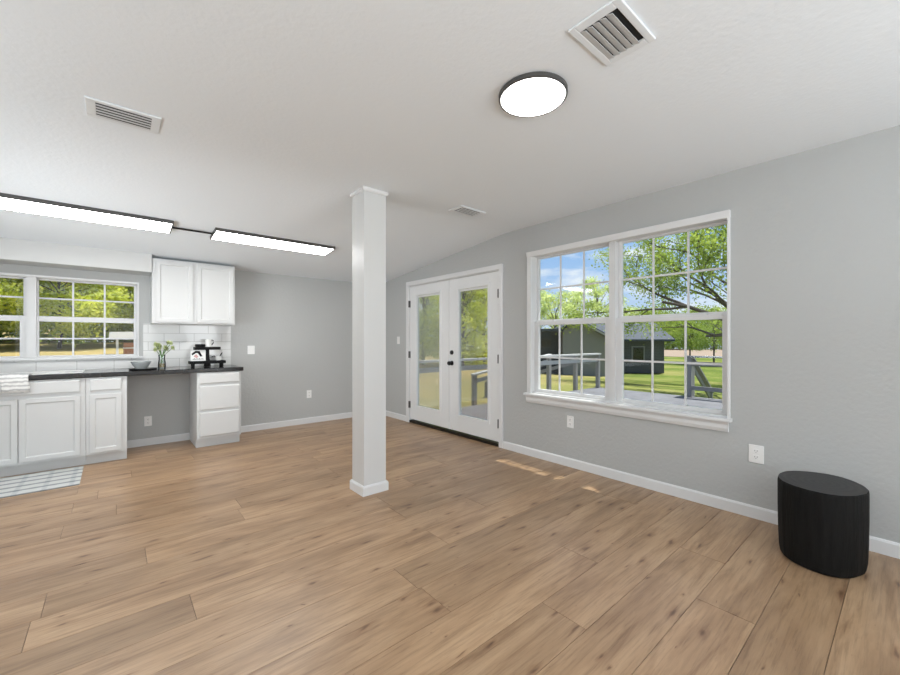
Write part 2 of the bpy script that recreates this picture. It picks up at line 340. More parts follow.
# ------------------------------------------------------------------ mesh helpers
class MB:
    def __init__(s): s.bm = bmesh.new()
    def box(s, x0, x1, y0, y1, z0, z1, rot=None, about=None):
        v = [s.bm.verts.new((x, y, z)) for x in (x0, x1) for y in (y0, y1) for z in (z0, z1)]
        for f in ((0, 1, 3, 2), (4, 6, 7, 5), (0, 4, 5, 1), (2, 3, 7, 6), (0, 2, 6, 4), (1, 5, 7, 3)):
            s.bm.faces.new([v[i] for i in f])
        if rot is not None: bmesh.ops.rotate(s.bm, verts=v, cent=about or ((x0 + x1) / 2, (y0 + y1) / 2, (z0 + z1) / 2), matrix=rot)
        return s
    def prism(s, pts, a0, a1, axis):
        """pts 2D polygon extruded along axis ('x': pts are y,z ; 'y': x,z ; 'z': x,y)"""
        def P(p, a):
            return {'x': (a, p[0], p[1]), 'y': (p[0], a, p[1]), 'z': (p[0], p[1], a)}[axis]
        A = [s.bm.verts.new(P(p, a0)) for p in pts]; B = [s.bm.verts.new(P(p, a1)) for p in pts]
        n = len(pts)
        s.bm.faces.new(A); s.bm.faces.new(B[::-1])
        for i in range(n): s.bm.faces.new((A[i], B[i], B[(i + 1) % n], A[(i + 1) % n]))
        return s
    def cyl(s, p0, p1, r0, r1=None, seg=24):
        r1 = r0 if r1 is None else r1
        p0 = Vector(p0); p1 = Vector(p1); d = (p1 - p0)
        if d.length < 1e-9: return s
        q = d.to_track_quat('Z', 'Y')
        A, B = [], []
        for i in range(seg):
            a = 2 * PI * i / seg; o = q @ Vector((math.cos(a), math.sin(a), 0))
            A.append(s.bm.verts.new(p0 + o * r0)); B.append(s.bm.verts.new(p1 + o * r1))
        for i in range(seg):
            j = (i + 1) % seg; s.bm.faces.new((A[i], A[j], B[j], B[i]))
        s.bm.faces.new(A[::-1]); s.bm.faces.new(B)
        return s
    def lathe(s, prof, c=(0, 0, 0), seg=40, sx=1.0, sy=1.0):
        rings = []
        for r, z in prof:
            if r < 1e-6: rings.append([s.bm.verts.new((c[0], c[1], c[2] + z))])
            else: rings.append([s.bm.verts.new((c[0] + r * sx * math.cos(2 * PI * i / seg), c[1] + r * sy * math.sin(2 * PI * i / seg), c[2] + z)) for i in range(seg)])
        for a, b in zip(rings, rings[1:]):
            for i in range(seg):
                j = (i + 1) % seg
                if len(a) == 1 and len(b) == 1: continue
                if len(a) == 1: s.bm.faces.new((a[0], b[j], b[i]))
                elif len(b) == 1: s.bm.faces.new((a[i], a[j], b[0]))
                else: s.bm.faces.new((a[i], a[j], b[j], b[i]))
        return s
    def tube(s, pts, r, seg=10):
        pts = [Vector(p) for p in pts]; rings = []
        rr = r if isinstance(r, (list, tuple)) else [r] * len(pts)
        for k, p in enumerate(pts):
            d = (pts[min(k + 1, len(pts) - 1)] - pts[max(k - 1, 0)]).normalized(); q = d.to_track_quat('Z', 'Y')
            rings.append([s.bm.verts.new(p + q @ Vector((math.cos(2 * PI * i / seg), math.sin(2 * PI * i / seg), 0)) * rr[k]) for i in range(seg)])
        for a, b in zip(rings, rings[1:]):
            for i in range(seg):
                j = (i + 1) % seg; s.bm.faces.new((a[i], a[j], b[j], b[i]))
        s.bm.faces.new(rings[0][::-1]); s.bm.faces.new(rings[-1])
        return s
    def build(s, name, m, parent=None, bevel=0, smooth=False, loc=None):
        bmesh.ops.recalc_face_normals(s.bm, faces=s.bm.faces)
        me = bpy.data.meshes.new(name); s.bm.to_mesh(me); s.bm.free()
        o = bpy.data.objects.new(name, me); COL.objects.link(o)
        for mm in (m if isinstance(m, list) else [m]): me.materials.append(mm)
        if parent:
            o.parent = parent
            base = parent
            off = Vector((0, 0, 0))
            while base: off += base.location; base = base.parent
            me.transform(Matrix.Translation(-off))
        elif loc is not None:
            me.transform(Matrix.Translation(-Vector(loc))); o.location = loc
        if smooth:
            for p in me.polygons: p.use_smooth = True
            md = o.modifiers.new('es', 'EDGE_SPLIT'); md.split_angle = math.radians(40)
        if bevel:
            b = o.modifiers.new('bevel', 'BEVEL'); b.width = bevel; b.segments = 2; b.limit_method = 'ANGLE'; b.angle_limit = math.radians(40)
        return o
def empty(name, loc, **k):
    o = bpy.data.objects.new(name, None); COL.objects.link(o); o.location = loc; o.empty_display_size = 0.1
    return tag(o, **k)
def tag(o, label=None, cat=None, group=None, kind=None):
    if label: o['label'] = label
    if cat: o['category'] = cat
    if group: o['group'] = group
    if kind: o['kind'] = kind
    return o
def struct(o, label=None): return tag(o, label, kind='structure')
def B(*a): return MB().box(*a)

XW, YB = 3.40, 5.85
X0, Y0 = -3.0, -3.0
H = 2.46
FOLD = 3.02; SL = 0.1035
def ceil_z(y): return H if y < FOLD else H - SL * (y - FOLD)

# ------------------------------------------------------------------ room shell
def wall_with_holes(name, fixed, axis, a0, a1, z1, holes, label):
    """axis 'x': wall plane x in fixed range, runs along y. holes (a,b,z0,z1)"""
    m = MB()
    cuts = sorted(set([a0, a1] + [h[0] for h in holes] + [h[1] for h in holes]))
    for c0, c1 in zip(cuts, cuts[1:]):
        mid = (c0 + c1) / 2; hs = sorted([h for h in holes if h[0] < mid < h[1]], key=lambda h: h[2])
        z = 0 if True else 0; segs = []; cur = -0.2
        for h in hs: segs.append((cur, h[2])); cur = h[3]
        segs.append((cur, z1))
        for s0, s1 in segs:
            if s1 - s0 < 1e-4: continue
            if axis == 'x': m.box(fixed[0], fixed[1], c0, c1, s0, s1)
            else: m.box(c0, c1, fixed[0], fixed[1], s0, s1)
    bmesh.ops.remove_doubles(m.bm, verts=m.bm.verts, dist=1e-5)
    # drop the internal faces between neighbouring blocks
    seen = {}
    for f in m.bm.faces: seen.setdefault(tuple(sorted(v.index for v in f.verts)), []).append(f)
    return struct(m.build(name, M['wall']), label)
WIN = (0.874, 2.66, 0.672, 2.14)
DOOR = (3.10, 4.945, 0.0, 2.055)
KW = (-1.51, 0.21, 1.05, 1.893)
wall_with_holes('wall_right', (XW, XW + 0.16), 'x', Y0, YB + 0.15, 2.62, [WIN, DOOR], 'light grey textured wall with the double window and french doors')
wall_with_holes('wall_back', (YB, YB + 0.15), 'y', X0 - 0.15, XW, 2.62, [KW], 'light grey kitchen wall with the low wide window')
struct(B(X0 - 0.15, X0, Y0, YB, -0.2, 2.62).build('wall_left', M['wall']))
struct(B(X0 - 0.15, XW + 0.16, Y0 - 0.15, Y0, -0.2, 2.62).build('wall_front', M['wall']))
# ceiling with a soft fold line
prof = [(Y0 - 0.15, H)]
for k in range(9):
    y = FOLD - 0.2 + 0.05 * k
    t_ = (y - (FOLD - 0.2)) / 0.4
    prof.append((y, H - SL * 0.4 * t_ * t_ / 2))
prof += [(YB + 0.15, ceil_z(YB + 0.15)), (YB + 0.15, 2.8), (Y0 - 0.15, 2.8)]
cm = MB().prism(prof, X0 - 0.15, XW + 0.16, 'x')
struct(cm.build('ceiling', M['ceiling']), 'off-white textured ceiling folding down toward the kitchen wall')
# soffit over the kitchen window
SO = 5.53
struct(MB().prism([(SO, 2.0), (YB, 2.0), (YB, ceil_z(YB) + 0.01), (SO, ceil_z(SO) + 0.01)], X0, 0.322, 'x').build('trim_soffit', M['soffit']), 'boxed soffit above the kitchen window')
struct(B(X0, 0.322, SO + 0.004, YB, 1.997, 2.0).build('trim_soffit_underside', M['wall']))
struct(B(X0, 0.322, SO - 0.006, SO, 2.0, 2.045).build('trim_soffit_edge', M['soffit']))

# floor of single planks
def build_floor():
    bm = bmesh.new(); lay = bm.loops.layers.float_color.new('plank')
    r = random.Random(3); W = 0.2305
    known = {}                                  # joint position known for a few rows (row start y -> x)
    for y, x in ((1.14, 2.05), (0.909, 1.54), (0.4485, 2.13), (1.601, 1.155), (1.831, 1.55), (2.062, 0.28), (2.754, 0.14), (2.523, -0.25), (3.445, -0.257), (2.293, 1.55), (1.37, 3.0), (0.679, 0.75)):
        known[round((y - 0.218) / W)] = x
    k0 = math.floor((Y0 - 0.218) / W); k1 = math.ceil((YB - 0.218) / W)
    for k in range(k0, k1):
        y0 = 0.218 + k * W; y1 = y0 + W
        x = known.get(k, r.uniform(0, 1.8))
        while x > X0: x -= 1.83
        xs = [x]
        while x < XW:
            x += 1.83; xs.append(x)
        for xa, xb in zip(xs, xs[1:]):
            a = max(xa, X0) + 0.0011; b = min(xb, XW) - 0.0011
            c = max(y0, Y0) + 0.0011; d = min(y1, YB) - 0.0011
            if b <= a or d <= c: continue
            v = [bm.verts.new(p) for p in ((a, c, 0), (b, c, 0), (b, d, 0), (a, d, 0))]
            vb = [bm.verts.new(p) for p in ((a, c, -0.006), (b, c, -0.006), (b, d, -0.006), (a, d, -0.006))]
            fs = [bm.faces.new(v)] + [bm.faces.new((v[i], vb[i], vb[(i + 1) % 4], v[(i + 1) % 4])) for i in range(4)]
            col = (r.random(), r.random(), r.random(), 1)
            for f in fs:
                for l in f.loops: l[lay] = col
    v = [bm.verts.new(p) for p in ((X0, Y0, -0.005), (XW + 0.1, Y0, -0.005), (XW + 0.1, YB, -0.005), (X0, YB, -0.005))]
    f = bm.faces.new(v); f.material_index = 1
    m = MB(); m.bm.free(); m.bm = bm
    me = bpy.data.meshes.new('floor'); bm.to_mesh(me); bm.free()
    o = bpy.data.objects.new('floor', me); COL.objects.link(o); me.materials.append(M['floor']); me.materials.append(M['seam'])
    return struct(o, 'light oak plank floor with darker knots')
build_floor()
struct(B(X0 - 0.15, XW + 0.16, Y0 - 0.15, YB + 0.15, -0.3, -0.02).build('floor_slab', M['dirt']))

def baseboard(name, axis, a0, a1, face, sgn):
    h, t_ = 0.085, 0.013
    pr = [(face, 0), (face + sgn * t_, 0), (face + sgn * t_, h - 0.012), (face + sgn * t_ * 0.45, h), (face, h)]
    m = MB().prism(pr, a0, a1, 'y' if axis == 'y' else 'x')
    return m
bb = baseboard('', 'y', Y0, 3.052, XW, -1)
struct(bb.build('baseboard_right', M['trimwhite']), 'white baseboard below the double window')
struct(baseboard('', 'y', 5.006, YB, XW, -1).build('baseboard_right_far', M['trimwhite']), 'short white baseboard left of the french doors')
struct(baseboard('', 'x', 1.16, XW - 0.013, YB, -1).build('baseboard_back', M['trimwhite']), 'white baseboard along the kitchen wall')
struct(baseboard('', 'x', 0.10, 0.716, YB, -1).build('baseboard_back_kneehole', M['trimwhite']), 'white baseboard in the gap under the countertop')
struct(baseboard('', 'y', Y0, YB, X0, 1).build('baseboard_left', M['trimwhite']))

# ------------------------------------------------------------------ window_1 (double, right wall)
def pane(name, parent, x0, x1, y0, y1, z0, z1):
    return B(x0, x1, y0, y1, z0, z1).build(name, M['glass'], parent)
def sash_x(parent, name, xa, xb, y0, y1, z0, z1, gy0, gy1, gz0, gz1, label=None, cols=3):
    """sash in a wall running along y; outer rect and glass rect"""
    m = MB()
    m.box(xa, xb, y0, gy0, z0, z1); m.box(xa, xb, gy1, y1, z0, z1)
    m.box(xa, xb, gy0, gy1, z0, gz0); m.box(xa, xb, gy0, gy1, gz1, z1)
    o = m.build(name, M['vinyl'], parent, bevel=0.003)
    if label: o['label'] = label
    xm = (xa + xb) / 2
    mu = MB()
    for k in range(1, cols):
        y = gy0 + (gy1 - gy0) * k / cols; mu.box(xm - 0.006, xm + 0.006, y - 0.007, y + 0.007, gz0, gz1)
    z = (gz0 + gz1) / 2; mu.box(xm - 0.0055, xm + 0.0055, gy0, gy1, z - 0.008, z + 0.008)
    mu.build('muntin_grid', M['vinyl'], o)
    pane('glass_pane', o, xm + 0.007, xm + 0.010, gy0, gy1, gz0, gz1)
    return o
w1 = struct(empty('window_1', (XW, 1.775, 0.66)), 'white double sash window pair in the right wall')
m = MB()
m.box(3.380, XW, 2.648, 2.700, 0.67, 2.128); m.box(3.380, XW, 0.862, 0.880, 0.67, 2.128)
m.prism([(3.380, 2.125), (3.372, 2.150), (3.364, 2.178), (XW, 2.178), (XW, 2.125)], 0.860, 2.702, 'y')
m.build('casing', M['trimwhite'], w1, bevel=0.003)
MB().prism([(3.353, 0.648), (3.353, 0.668), (3.358, 0.673), (3.44, 0.673), (3.44, 0.648)], 0.850, 2.728, 'y').build('window_stool', M['trimwhite'], w1, bevel=0.002)
MB().prism([(3.384, 0.573), (3.374, 0.60), (3.374, 0.625), (3.362, 0.648), (XW, 0.648), (XW, 0.573)], 0.872, 2.708, 'y').build('apron', M['trimwhite'], w1)
m = MB()
m.box(XW, 3.545, 2.652, 2.66, 0.672, 2.14); m.box(XW, 3.545, 0.874, 0.880, 0.672, 2.14)
m.box(XW, 3.545, 0.874, 2.66, 2.130, 2.14); m.box(3.41, 3.56, 0.874, 2.66, 0.672, 0.684)
m.box(3.43, 3.545, 1.745, 1.800, 0.68, 2.132)
m.build('frame', M['vinyl'], w1)
sash_x(w1, 'upper_sash', 3.490, 3.525, 1.80, 2.655, 1.405, 2.132, 1.832, 2.628, 1.455, 2.112)
sash_x(w1, 'upper_sash', 3.490, 3.525, 0.880, 1.745, 1.405, 2.132, 0.905, 1.712, 1.455, 2.112)
sash_x(w1, 'lower_sash', 3.450, 3.487, 1.80, 2.655, 0.684, 1.435, 1.850, 2.600, 0.718, 1.396)
sash_x(w1, 'lower_sash', 3.450, 3.487, 0.880, 1.745, 0.684, 1.435, 0.928, 1.688, 0.718, 1.396)
for y in (2.42, 1.98, 1.55, 1.05):
    B(3.452, 3.475, y - 0.022, y + 0.022, 1.435, 1.447).build('sash_lock', M['vinyl'], w1, bevel=0.002)

# ------------------------------------------------------------------ window_2 (kitchen)
def sash_y(parent, name, ya, yb, x0, x1, z0, z1, gx0, gx1, gz0, gz1):
    m = MB()
    m.box(x0, gx0, ya, yb, z0, z1); m.box(gx1, x1, ya, yb, z0, z1)
    m.box(gx0, gx1, ya, yb, z0, gz0); m.box(gx0, gx1, ya, yb, gz1, z1)
    o = m.build(name, M['vinyl'], parent, bevel=0.003)
    ym = (ya + yb) / 2; mu = MB()
    for k in (1, 2):
        x = gx0 + (gx1 - gx0) * k / 3; mu.box(x - 0.008, x + 0.008, ym - 0.006, ym + 0.006, gz0, gz1)
    z = (gz0 + gz1) / 2; mu.box(gx0, gx1, ym - 0.0055, ym + 0.0055, z - 0.008, z + 0.008)
    mu.build('muntin_grid', M['vinyl'], o)
    B(gx0, gx1, ym + 0.007, ym + 0.010, gz0, gz1).build('glass_pane', M['glass'], o)
w2 = struct(empty('window_2', (-0.65, YB, 1.05)), 'white kitchen window pair over the counter')
m = MB()
m.box(-1.53, 0.222, 5.838, YB, 1.890, 1.908); m.box(0.205, 0.222, 5.838, YB, 1.05, 1.89); m.box(-1.53, -1.505, 5.838, YB, 1.05, 1.89)
m.build('casing', M['trimwhite'], w2, bevel=0.002)
B(-1.56, 0.258, 5.80, 5.90, 1.034, 1.052).build('window_stool', M['trimwhite'], w2, bevel=0.003)
m = MB()
m.box(-1.51, -1.50, YB, 5.99, 1.052, 1.893); m.box(0.203, 0.21, YB, 5.99, 1.052, 1.893); m.box(-1.51, 0.21, YB, 5.99, 1.885, 1.893)
m.box(-0.682, -0.612, 5.870, 5.985, 1.052, 1.886)
m.box(-1.51, 0.21, 5.88, 5.99, 1.050, 1.062)
m.build('frame', M['vinyl'], w2)
for x0, x1, ul, ur, ll, lr in ((-1.50, -0.682, 0.026, 0.028, 0.03, 0.050), (-0.612, 0.203, 0.012, 0.024, 0.018, 0.028)):
    sash_y(w2, 'upper_sash', 5.935, 5.965, x0, x1, 1.460, 1.885, x0 + ul, x1 - ur, 1.492, 1.868)
    sash_y(w2, 'lower_sash', 5.900, 5.932, x0, x1, 1.060, 1.488, x0 + ll, x1 - lr, 1.076, 1.434)

# ------------------------------------------------------------------ french doors
tr = struct(empty('trim_1', (XW, 4.03, 0)), 'white casing and dark threshold around the french doors')
m = MB()
m.box(3.378, XW, 3.052, 3.108, 0, 2.056); m.box(3.378, XW, 4.937, 5.006, 0, 2.056); m.box(3.378, XW, 3.052, 5.006, 2.056, 2.116)
m.build('casing', M['trimwhite'], tr, bevel=0.004)
m = MB(); m.box(XW, 3.55, 4.937, 4.945, 0, 2.055); m.box(XW, 3.55, 3.10, 3.108, 0, 2.055); m.box(XW, 3.55, 3.10, 4.945, 2.048, 2.055)
m.box(3.452, 3.47, 3.108, 4.937, 0.05, 0.07); m.build('jamb', M['trimwhite'], tr)
B(3.392, 3.56, 3.108, 4.937, 0.0, 0.036).build('threshold', M['bronze'], tr, bevel=0.004)
def leaf(n, y0, y1, gy0, gy1, hy, label, knob_y=None):
    d = struct(empty('door_%d' % n, (3.428, (y0 + y1) / 2, 0.05)), label)
    gz0, gz1 = 0.268, 1.900; m = MB()
    f = 0.0
    m.box(3.405, 3.45, y0, gy0, 0.055, 2.042); m.box(3.405, 3.45, gy1, y1, 0.055, 2.042)
    m.box(3.405, 3.45, gy0, gy1, 0.055, gz0); m.box(3.405, 3.45, gy0, gy1, gz1, 2.042)
    m.build('door_slab', M['white'], d, bevel=0.002)
    m = MB(); t_ = 0.030
    for a, b_, c, e_ in ((gy0 - t_, gy0 + 0.006, gz0 - t_, gz1 + t_), (gy1 - 0.006, gy1 + t_, gz0 - t_, gz1 + t_), (gy0, gy1, gz0 - t_, gz0 + 0.006), (gy0, gy1, gz1 - 0.006, gz1 + t_)):
        m.box(3.396, 3.412, a, b_, c, e_)
    m.build('glass_frame', M['white'], d, bevel=0.004)
    B(3.424, 3.428, gy0, gy1, gz0, gz1).build('glass_pane', M['glass_milky' if n == 1 else 'glass_door'], d)
    B(3.414, 3.423, gy0 + 0.008, gy1 - 0.008, gz1 - 0.035, gz1 - 0.008).build('blind_headrail', M['vinyl'], d)
    for z in (1.78, 1.02, 0.27):
        MB().cyl((3.386, hy, z - 0.05), (3.386, hy, z + 0.05), 0.010, seg=14).box(3.390, 3.404, hy - 0.014, hy + 0.014, z - 0.05, z + 0.05).build('hinge', M['hinge'], d)
    if knob_y:
        k = MB().cyl((3.405, knob_y, 0.935), (3.397, knob_y, 0.935), 0.032, 0.030).build('door_knob', M['black'], d, smooth=True)
        MB().cyl((3.40, knob_y, 0.935), (3.365, knob_y, 0.935), 0.011).build('knob_neck', M['black'], k, smooth=True)
        q = MB(); q.lathe([(0, -0.018), (0.02, -0.016), (0.028, -0.004), (0.028, 0.006), (0.018, 0.016), (0, 0.018)], (0, 0, 0), 28)
        bmesh.ops.rotate(q.bm, verts=q.bm.verts, cent=(0, 0, 0), matrix=Matrix.Rotation(PI / 2, 3, 'Y'))
        bmesh.ops.translate(q.bm, verts=q.bm.verts, vec=(3.352, knob_y, 0.935)); q.build('knob_ball', M['black'], k, smooth=True)
        db = MB().cyl((3.405, knob_y, 1.075), (3.390, knob_y, 1.075), 0.030, 0.027).build('deadbolt', M['black'], d, smooth=True)
        B(3.376, 3.391, knob_y - 0.006, knob_y + 0.006, 1.055, 1.095).build('thumb_turn', M['black'], db, bevel=0.003)
    return d
leaf(1, 4.0175, 4.934, 4.215, 4.76, 4.934, 'left leaf of the white french doors')
leaf(2, 3.111, 4.0145, 3.298, 3.832, 3.119, 'right leaf of the white french doors, with the black knob', 3.962)
B(3.398, 3.406, 4.009, 4.028, 0.055, 2.04).build('astragal', M['trimwhite'], tr)

# ------------------------------------------------------------------ column
cl = empty('support_column', (1.6135, 2.935, 0), label='white square support column standing in the middle of the room', cat='column')
B(1.512, 1.715, 2.834, 3.036, 0, 2.458).build('shaft', M['column'], cl, bevel=0.003)
def ringbox(x0, x1, y0, y1, t_, z0, z1, cove):
    m = MB()
    pr = [(0, z0), (t_, z0), (t_, z1 - 0.012), (t_ * 0.5, z1), (0, z1)] if not cove else [(0, z0), (t_ * 0.5, z0), (t_, z0 + 0.01), (t_, z1), (0, z1)]
    rings = []
    for o_, z in pr:
        rings.append([m.bm.verts.new(p) for p in ((x0 - o_, y0 - o_, z), (x1 + o_, y0 - o_, z), (x1 + o_, y1 + o_, z), (x0 - o_, y1 + o_, z))])
    for a, b in zip(rings, rings[1:] + rings[:1]):
        for i in range(4): m.bm.faces.new((a[i], a[(i + 1) % 4], b[(i + 1) % 4], b[i]))
    return m
ringbox(1.512, 1.715, 2.834, 3.036, 0.015, 0, 0.078, False).build('base_trim', M['trimwhite'], cl)
ringbox(1.512, 1.715, 2.834, 3.036, 0.014, 2.430, 2.46, True).build('top_trim', M['trimwhite'], cl)

# ------------------------------------------------------------------ wall plates
def plate(name, face, pos, z, kind, label, w_=0.072, h_=0.115):
    """face 'x' (right wall) or 'y' (back wall)"""
    e_ = empty(name, (XW, pos, z) if face == 'x' else (pos, YB, z), label=label, cat='light switch' if kind == 'switch' else 'wall outlet')
    def bx(m, a0, a1, d0, d1, z0, z1):
        if face == 'x': m.box(XW - d1, XW - d0, pos + a0, pos + a1, z + z0, z + z1)
        else: m.box(pos + a0, pos + a1, YB - d1, YB - d0, z + z0, z + z1)
        return m
    bx(MB(), -w_ / 2, w_ / 2, 0, 0.007, -h_ / 2, h_ / 2).build('cover_plate', M['plastic'], e_, bevel=0.003)
    if kind == 'switch':
        bx(MB(), -0.016, 0.016, 0.006, 0.0105, -0.033, 0.033).build('rocker', M['plastic'], e_, bevel=0.002)
    else:
        cols = (0,) if w_ < 0.12 else (-0.023, 0.023)
        for c in cols:
            for s_ in (-1, 1):
                zz = s_ * 0.021
                r = bx(MB(), c - 0.017, c + 0.017, 0.006, 0.009, zz - 0.014, zz + 0.014).build('socket', M['plastic'], e_, bevel=0.002)
                m = MB()
                bx(m, c - 0.008, c - 0.0055, 0.0088, 0.0096, zz - 0.002, zz + 0.007); bx(m, c + 0.0055, c + 0.008, 0.0088, 0.0096, zz - 0.002, zz + 0.007)
                bx(m, c - 0.002, c + 0.002, 0.0088, 0.0096, zz - 0.010, zz - 0.006)
                m.build('slot', M['slot'], r)
    return e_
plate('light_switch', 'x', 5.24, 1.235, 'switch', 'white light switch on the wall left of the french doors')
plate('wall_outlet', 'x', 2.179, 0.44, 'outlet', 'white wall outlet below the left half of the double window')
plate('wall_outlet', 'x', 0.712, 0.448, 'outlet', 'white wall outlet on the bare right wall near the black stump', w_=0.086, h_=0.125)
plate('light_switch', 'y', 1.42, 1.105, 'switch', 'white light switch on the kitchen wall right of the tiles', w_=0.09)
plate('wall_outlet', 'y', 2.215, 0.435, 'outlet', 'white wall outlet low on the kitchen wall left of the column')
plate('wall_outlet', 'y', 0.305, 0.285, 'outlet', 'white wall outlet in the gap under the countertop')

# ------------------------------------------------------------------ ceiling fixtures
cl_ = empty('ceiling_light', (1.578, 1.224, 2.46), label='round flat ceiling light with dark rim', cat='ceiling light')
MB().lathe([(0, 0), (0.160, 0), (0.167, -0.004), (0.167, -0.022), (0.160, -0.028), (0.153, -0.022), (0, -0.022)], (1.578, 1.224, 2.46), 64).build('rim', M['rim'], cl_, smooth=True)
MB().lathe([(0.1540, -0.0235), (0.1535, -0.0265), (0, -0.028), (0, -0.0235)], (1.578, 1.224, 2.46), 64).build('diffuser', M['ringlit'], cl_, smooth=True)

ROT = Matrix.Rotation(-math.atan(SL), 3, 'X')
def slope_obj(o_parent): pass
PY = 4.49
def panel_light(name, x0, x1, label):
    e_ = empty(name, ((x0 + x1) / 2, PY, ceil_z(PY)), label=label, cat='ceiling light', group='linear panel lights over the kitchen')
    e_.rotation_euler = (-math.atan(SL), 0, 0)
    hx = (x1 - x0) / 2; hy = 0.145
    def loc(m, nm, mt, **k):
        return m.build(nm, mt, None, **k)
    m = MB()
    m.box(-hx, hx, -hy, -hy + 0.012, -0.032, -0.001); m.box(-hx, hx, hy - 0.012, hy, -0.032, -0.001)
    m.box(-hx, -hx + 0.012, -hy + 0.012, hy - 0.012, -0.032, -0.001); m.box(hx - 0.012, hx, -hy + 0.012, hy - 0.012, -0.032, -0.001)
    m.box(-hx + 0.012, hx - 0.012, -hy + 0.012, hy - 0.012, -0.010, -0.002)
    o = m.build('frame', M['rim']); o.parent = e_
    m = MB().box(-hx + 0.012, hx - 0.012, -hy + 0.012, hy - 0.012, -0.031, -0.024)
    o = m.build('diffuser', M['panel']); o.parent = e_
    return e_
panel_light('panel_light', -0.78, 0.412, 'long flat panel light at the left, running out of the picture')
panel_light('panel_light', 0.741, 1.950, 'long flat panel light nearer the column')
zr = ceil_z(PY) - 0.018
rd = MB().cyl((0.4125, PY, zr), (0.7405, PY, zr), 0.009).build('connecting_rod', M['black'], loc=(0.565, PY, zr))
tag(rd, 'thin black rod joining the two panel lights', 'rod')

def vent(cx_, cy_, sx_, sy_, label, nsl, dark_gap, z=2.46, nm='ceiling_vent', tilt=0.55, slm='slat', sw=0.52):
    e_ = empty(nm, (cx_, cy_, z), label=label, cat='air vent', group='ceiling air vents')
    x0, x1, y0, y1 = cx_ - sx_ / 2, cx_ + sx_ / 2, cy_ - sy_ / 2, cy_ + sy_ / 2; b = 0.028
    m = MB(); zt, zb = z - 0.0005, z - 0.010
    m.box(x0, x1, y0, y0 + b, zb, zt); m.box(x0, x1, y1 - b, y1, zb, zt); m.box(x0, x0 + b + 0.012, y0 + b, y1 - b, zb, zt); m.box(x1 - b - 0.012, x1, y0 + b, y1 - b, zb, zt)
    m.build('frame', M['ventwhite'], e_, bevel=0.003)
    B(x0 + b, x1 - b, y0 + b, y1 - b, z - 0.003, z - 0.0005).build('duct_shade_plate', M['dark'], e_)  # near-black plate stands in for the shaded duct behind the slats
    ya = y0 + b + (dark_gap if dark_gap > 0 else 0); yb_ = y1 - b - (-dark_gap if dark_gap < 0 else 0)
    st = (yb_ - ya) / nsl
    for k in range(nsl):
        yc = ya + st * (k + 0.5)
        m = MB().box(x0 + b + 0.012, x1 - b - 0.012, yc - st * sw, yc + st * sw, z - 0.0125, z - 0.0110, Matrix.Rotation(tilt, 3, 'X'))
        m.build('slat', M[slm], e_)
    return e_
vent(1.5115, 0.779, 0.305, 0.208, 'white air vent on the ceiling beside the round light', 5, 0.018, tilt=0.30)
vent(0.043, 2.785, 0.312, 0.215, 'white air vent on the ceiling at the left', 5, 0.0, tilt=-0.1, sw=0.20)
vent(2.545, 2.74, 0.32, 0.18, 'white air vent on the ceiling near the french doors', 4, 0.0, tilt=-0.1, sw=0.27)

# ------------------------------------------------------------------ kitchen
CF = 5.268          # cabinet face plane (front of doors 5.25)
def shaker(x0, x1, z0, z1, y, name, parent, fr=0.040, th=0.019):
    m = MB()
    def q(a, b, c, d, yy): return [m.bm.verts.new(p) for p in ((a, yy, c), (b, yy, c), (b, yy, d), (a, yy, d))]
    back = q(x0, x1, z0, z1, y); front = q(x0, x1, z0, z1, y - th)
    i1 = q(x0 + fr, x1 - fr, z0 + fr, z1 - fr, y - th); i2 = q(x0 + fr + 0.008, x1 - fr - 0.008, z0 + fr + 0.008, z1 - fr - 0.008, y - th + 0.009)
    for a, b in ((back, front), (front, i1), (i1, i2)):
        for i in range(4): m.bm.faces.new((a[i], a[(i + 1) % 4], b[(i + 1) % 4], b[i]))
    m.bm.faces.new(i2); m.bm.faces.new(back[::-1])
    return m.build(name, M['cab'], parent, bevel=0.0025)
def slab(x0, x1, z0, z1, y, name, parent, th=0.019):
    m = MB(); e_ = 0.006
    def q(o_, yy): return [m.bm.verts.new(p) for p in ((x0 + o_, yy, z0 + o_), (x1 - o_, yy, z0 + o_), (x1 - o_, yy, z1 - o_), (x0 + o_, yy, z1 - o_))]
    a, b, c = q(0, y), q(0, y - th + 0.006), q(e_ + 0.004, y - th)
    for s_, t_ in ((a, b), (b, c)):
        for i in range(4): m.bm.faces.new((s_[i], s_[(i + 1) % 4], t_[(i + 1) % 4], t_[i]))
    m.bm.faces.new(c); m.bm.faces.new(a[::-1])
    return m.build(name, M['cab'], parent)
def body(x0, x1, parent, y0=CF, y1=YB - 0.002, ztop=0.868, toe=True, zb=0.0):
    m = MB()
    m.box(x0, x1, y0, y1, 0.102 if toe else zb, ztop)
    if toe: m.box(x0, x1, y0 + 0.075, y1, 0.0, 0.102)
    return m.build('body', M['cab'], parent, bevel=0.0015)
b0 = empty('base_cabinet', (-1.55, 5.55, 0), label='white base cabinet left of the sink cabinet', cat='cabinet')
body(-2.0, -1.114, b0); shaker(-1.98, -1.56, 0.125, 0.70, CF, 'door', b0); shaker(-1.555, -1.135, 0.125, 0.70, CF, 'door', b0); slab(-1.98, -1.135, 0.735, 0.853, CF, 'drawer', b0)
b1 = empty('sink_cabinet', (-0.66, 5.55, 0), label='wide white base cabinet with two doors under the kitchen window', cat='cabinet')
body(-1.112, -0.214, b1)
shaker(-1.075, -0.665, 0.125, 0.700, CF, 'door', b1); shaker(-0.657, -0.250, 0.125, 0.700, CF, 'door', b1); slab(-1.075, -0.250, 0.735, 0.853, CF, 'false_front', b1)
b2 = empty('base_cabinet', (-0.06, 5.55, 0), label='narrow white base cabinet with one drawer over one door', cat='cabinet')
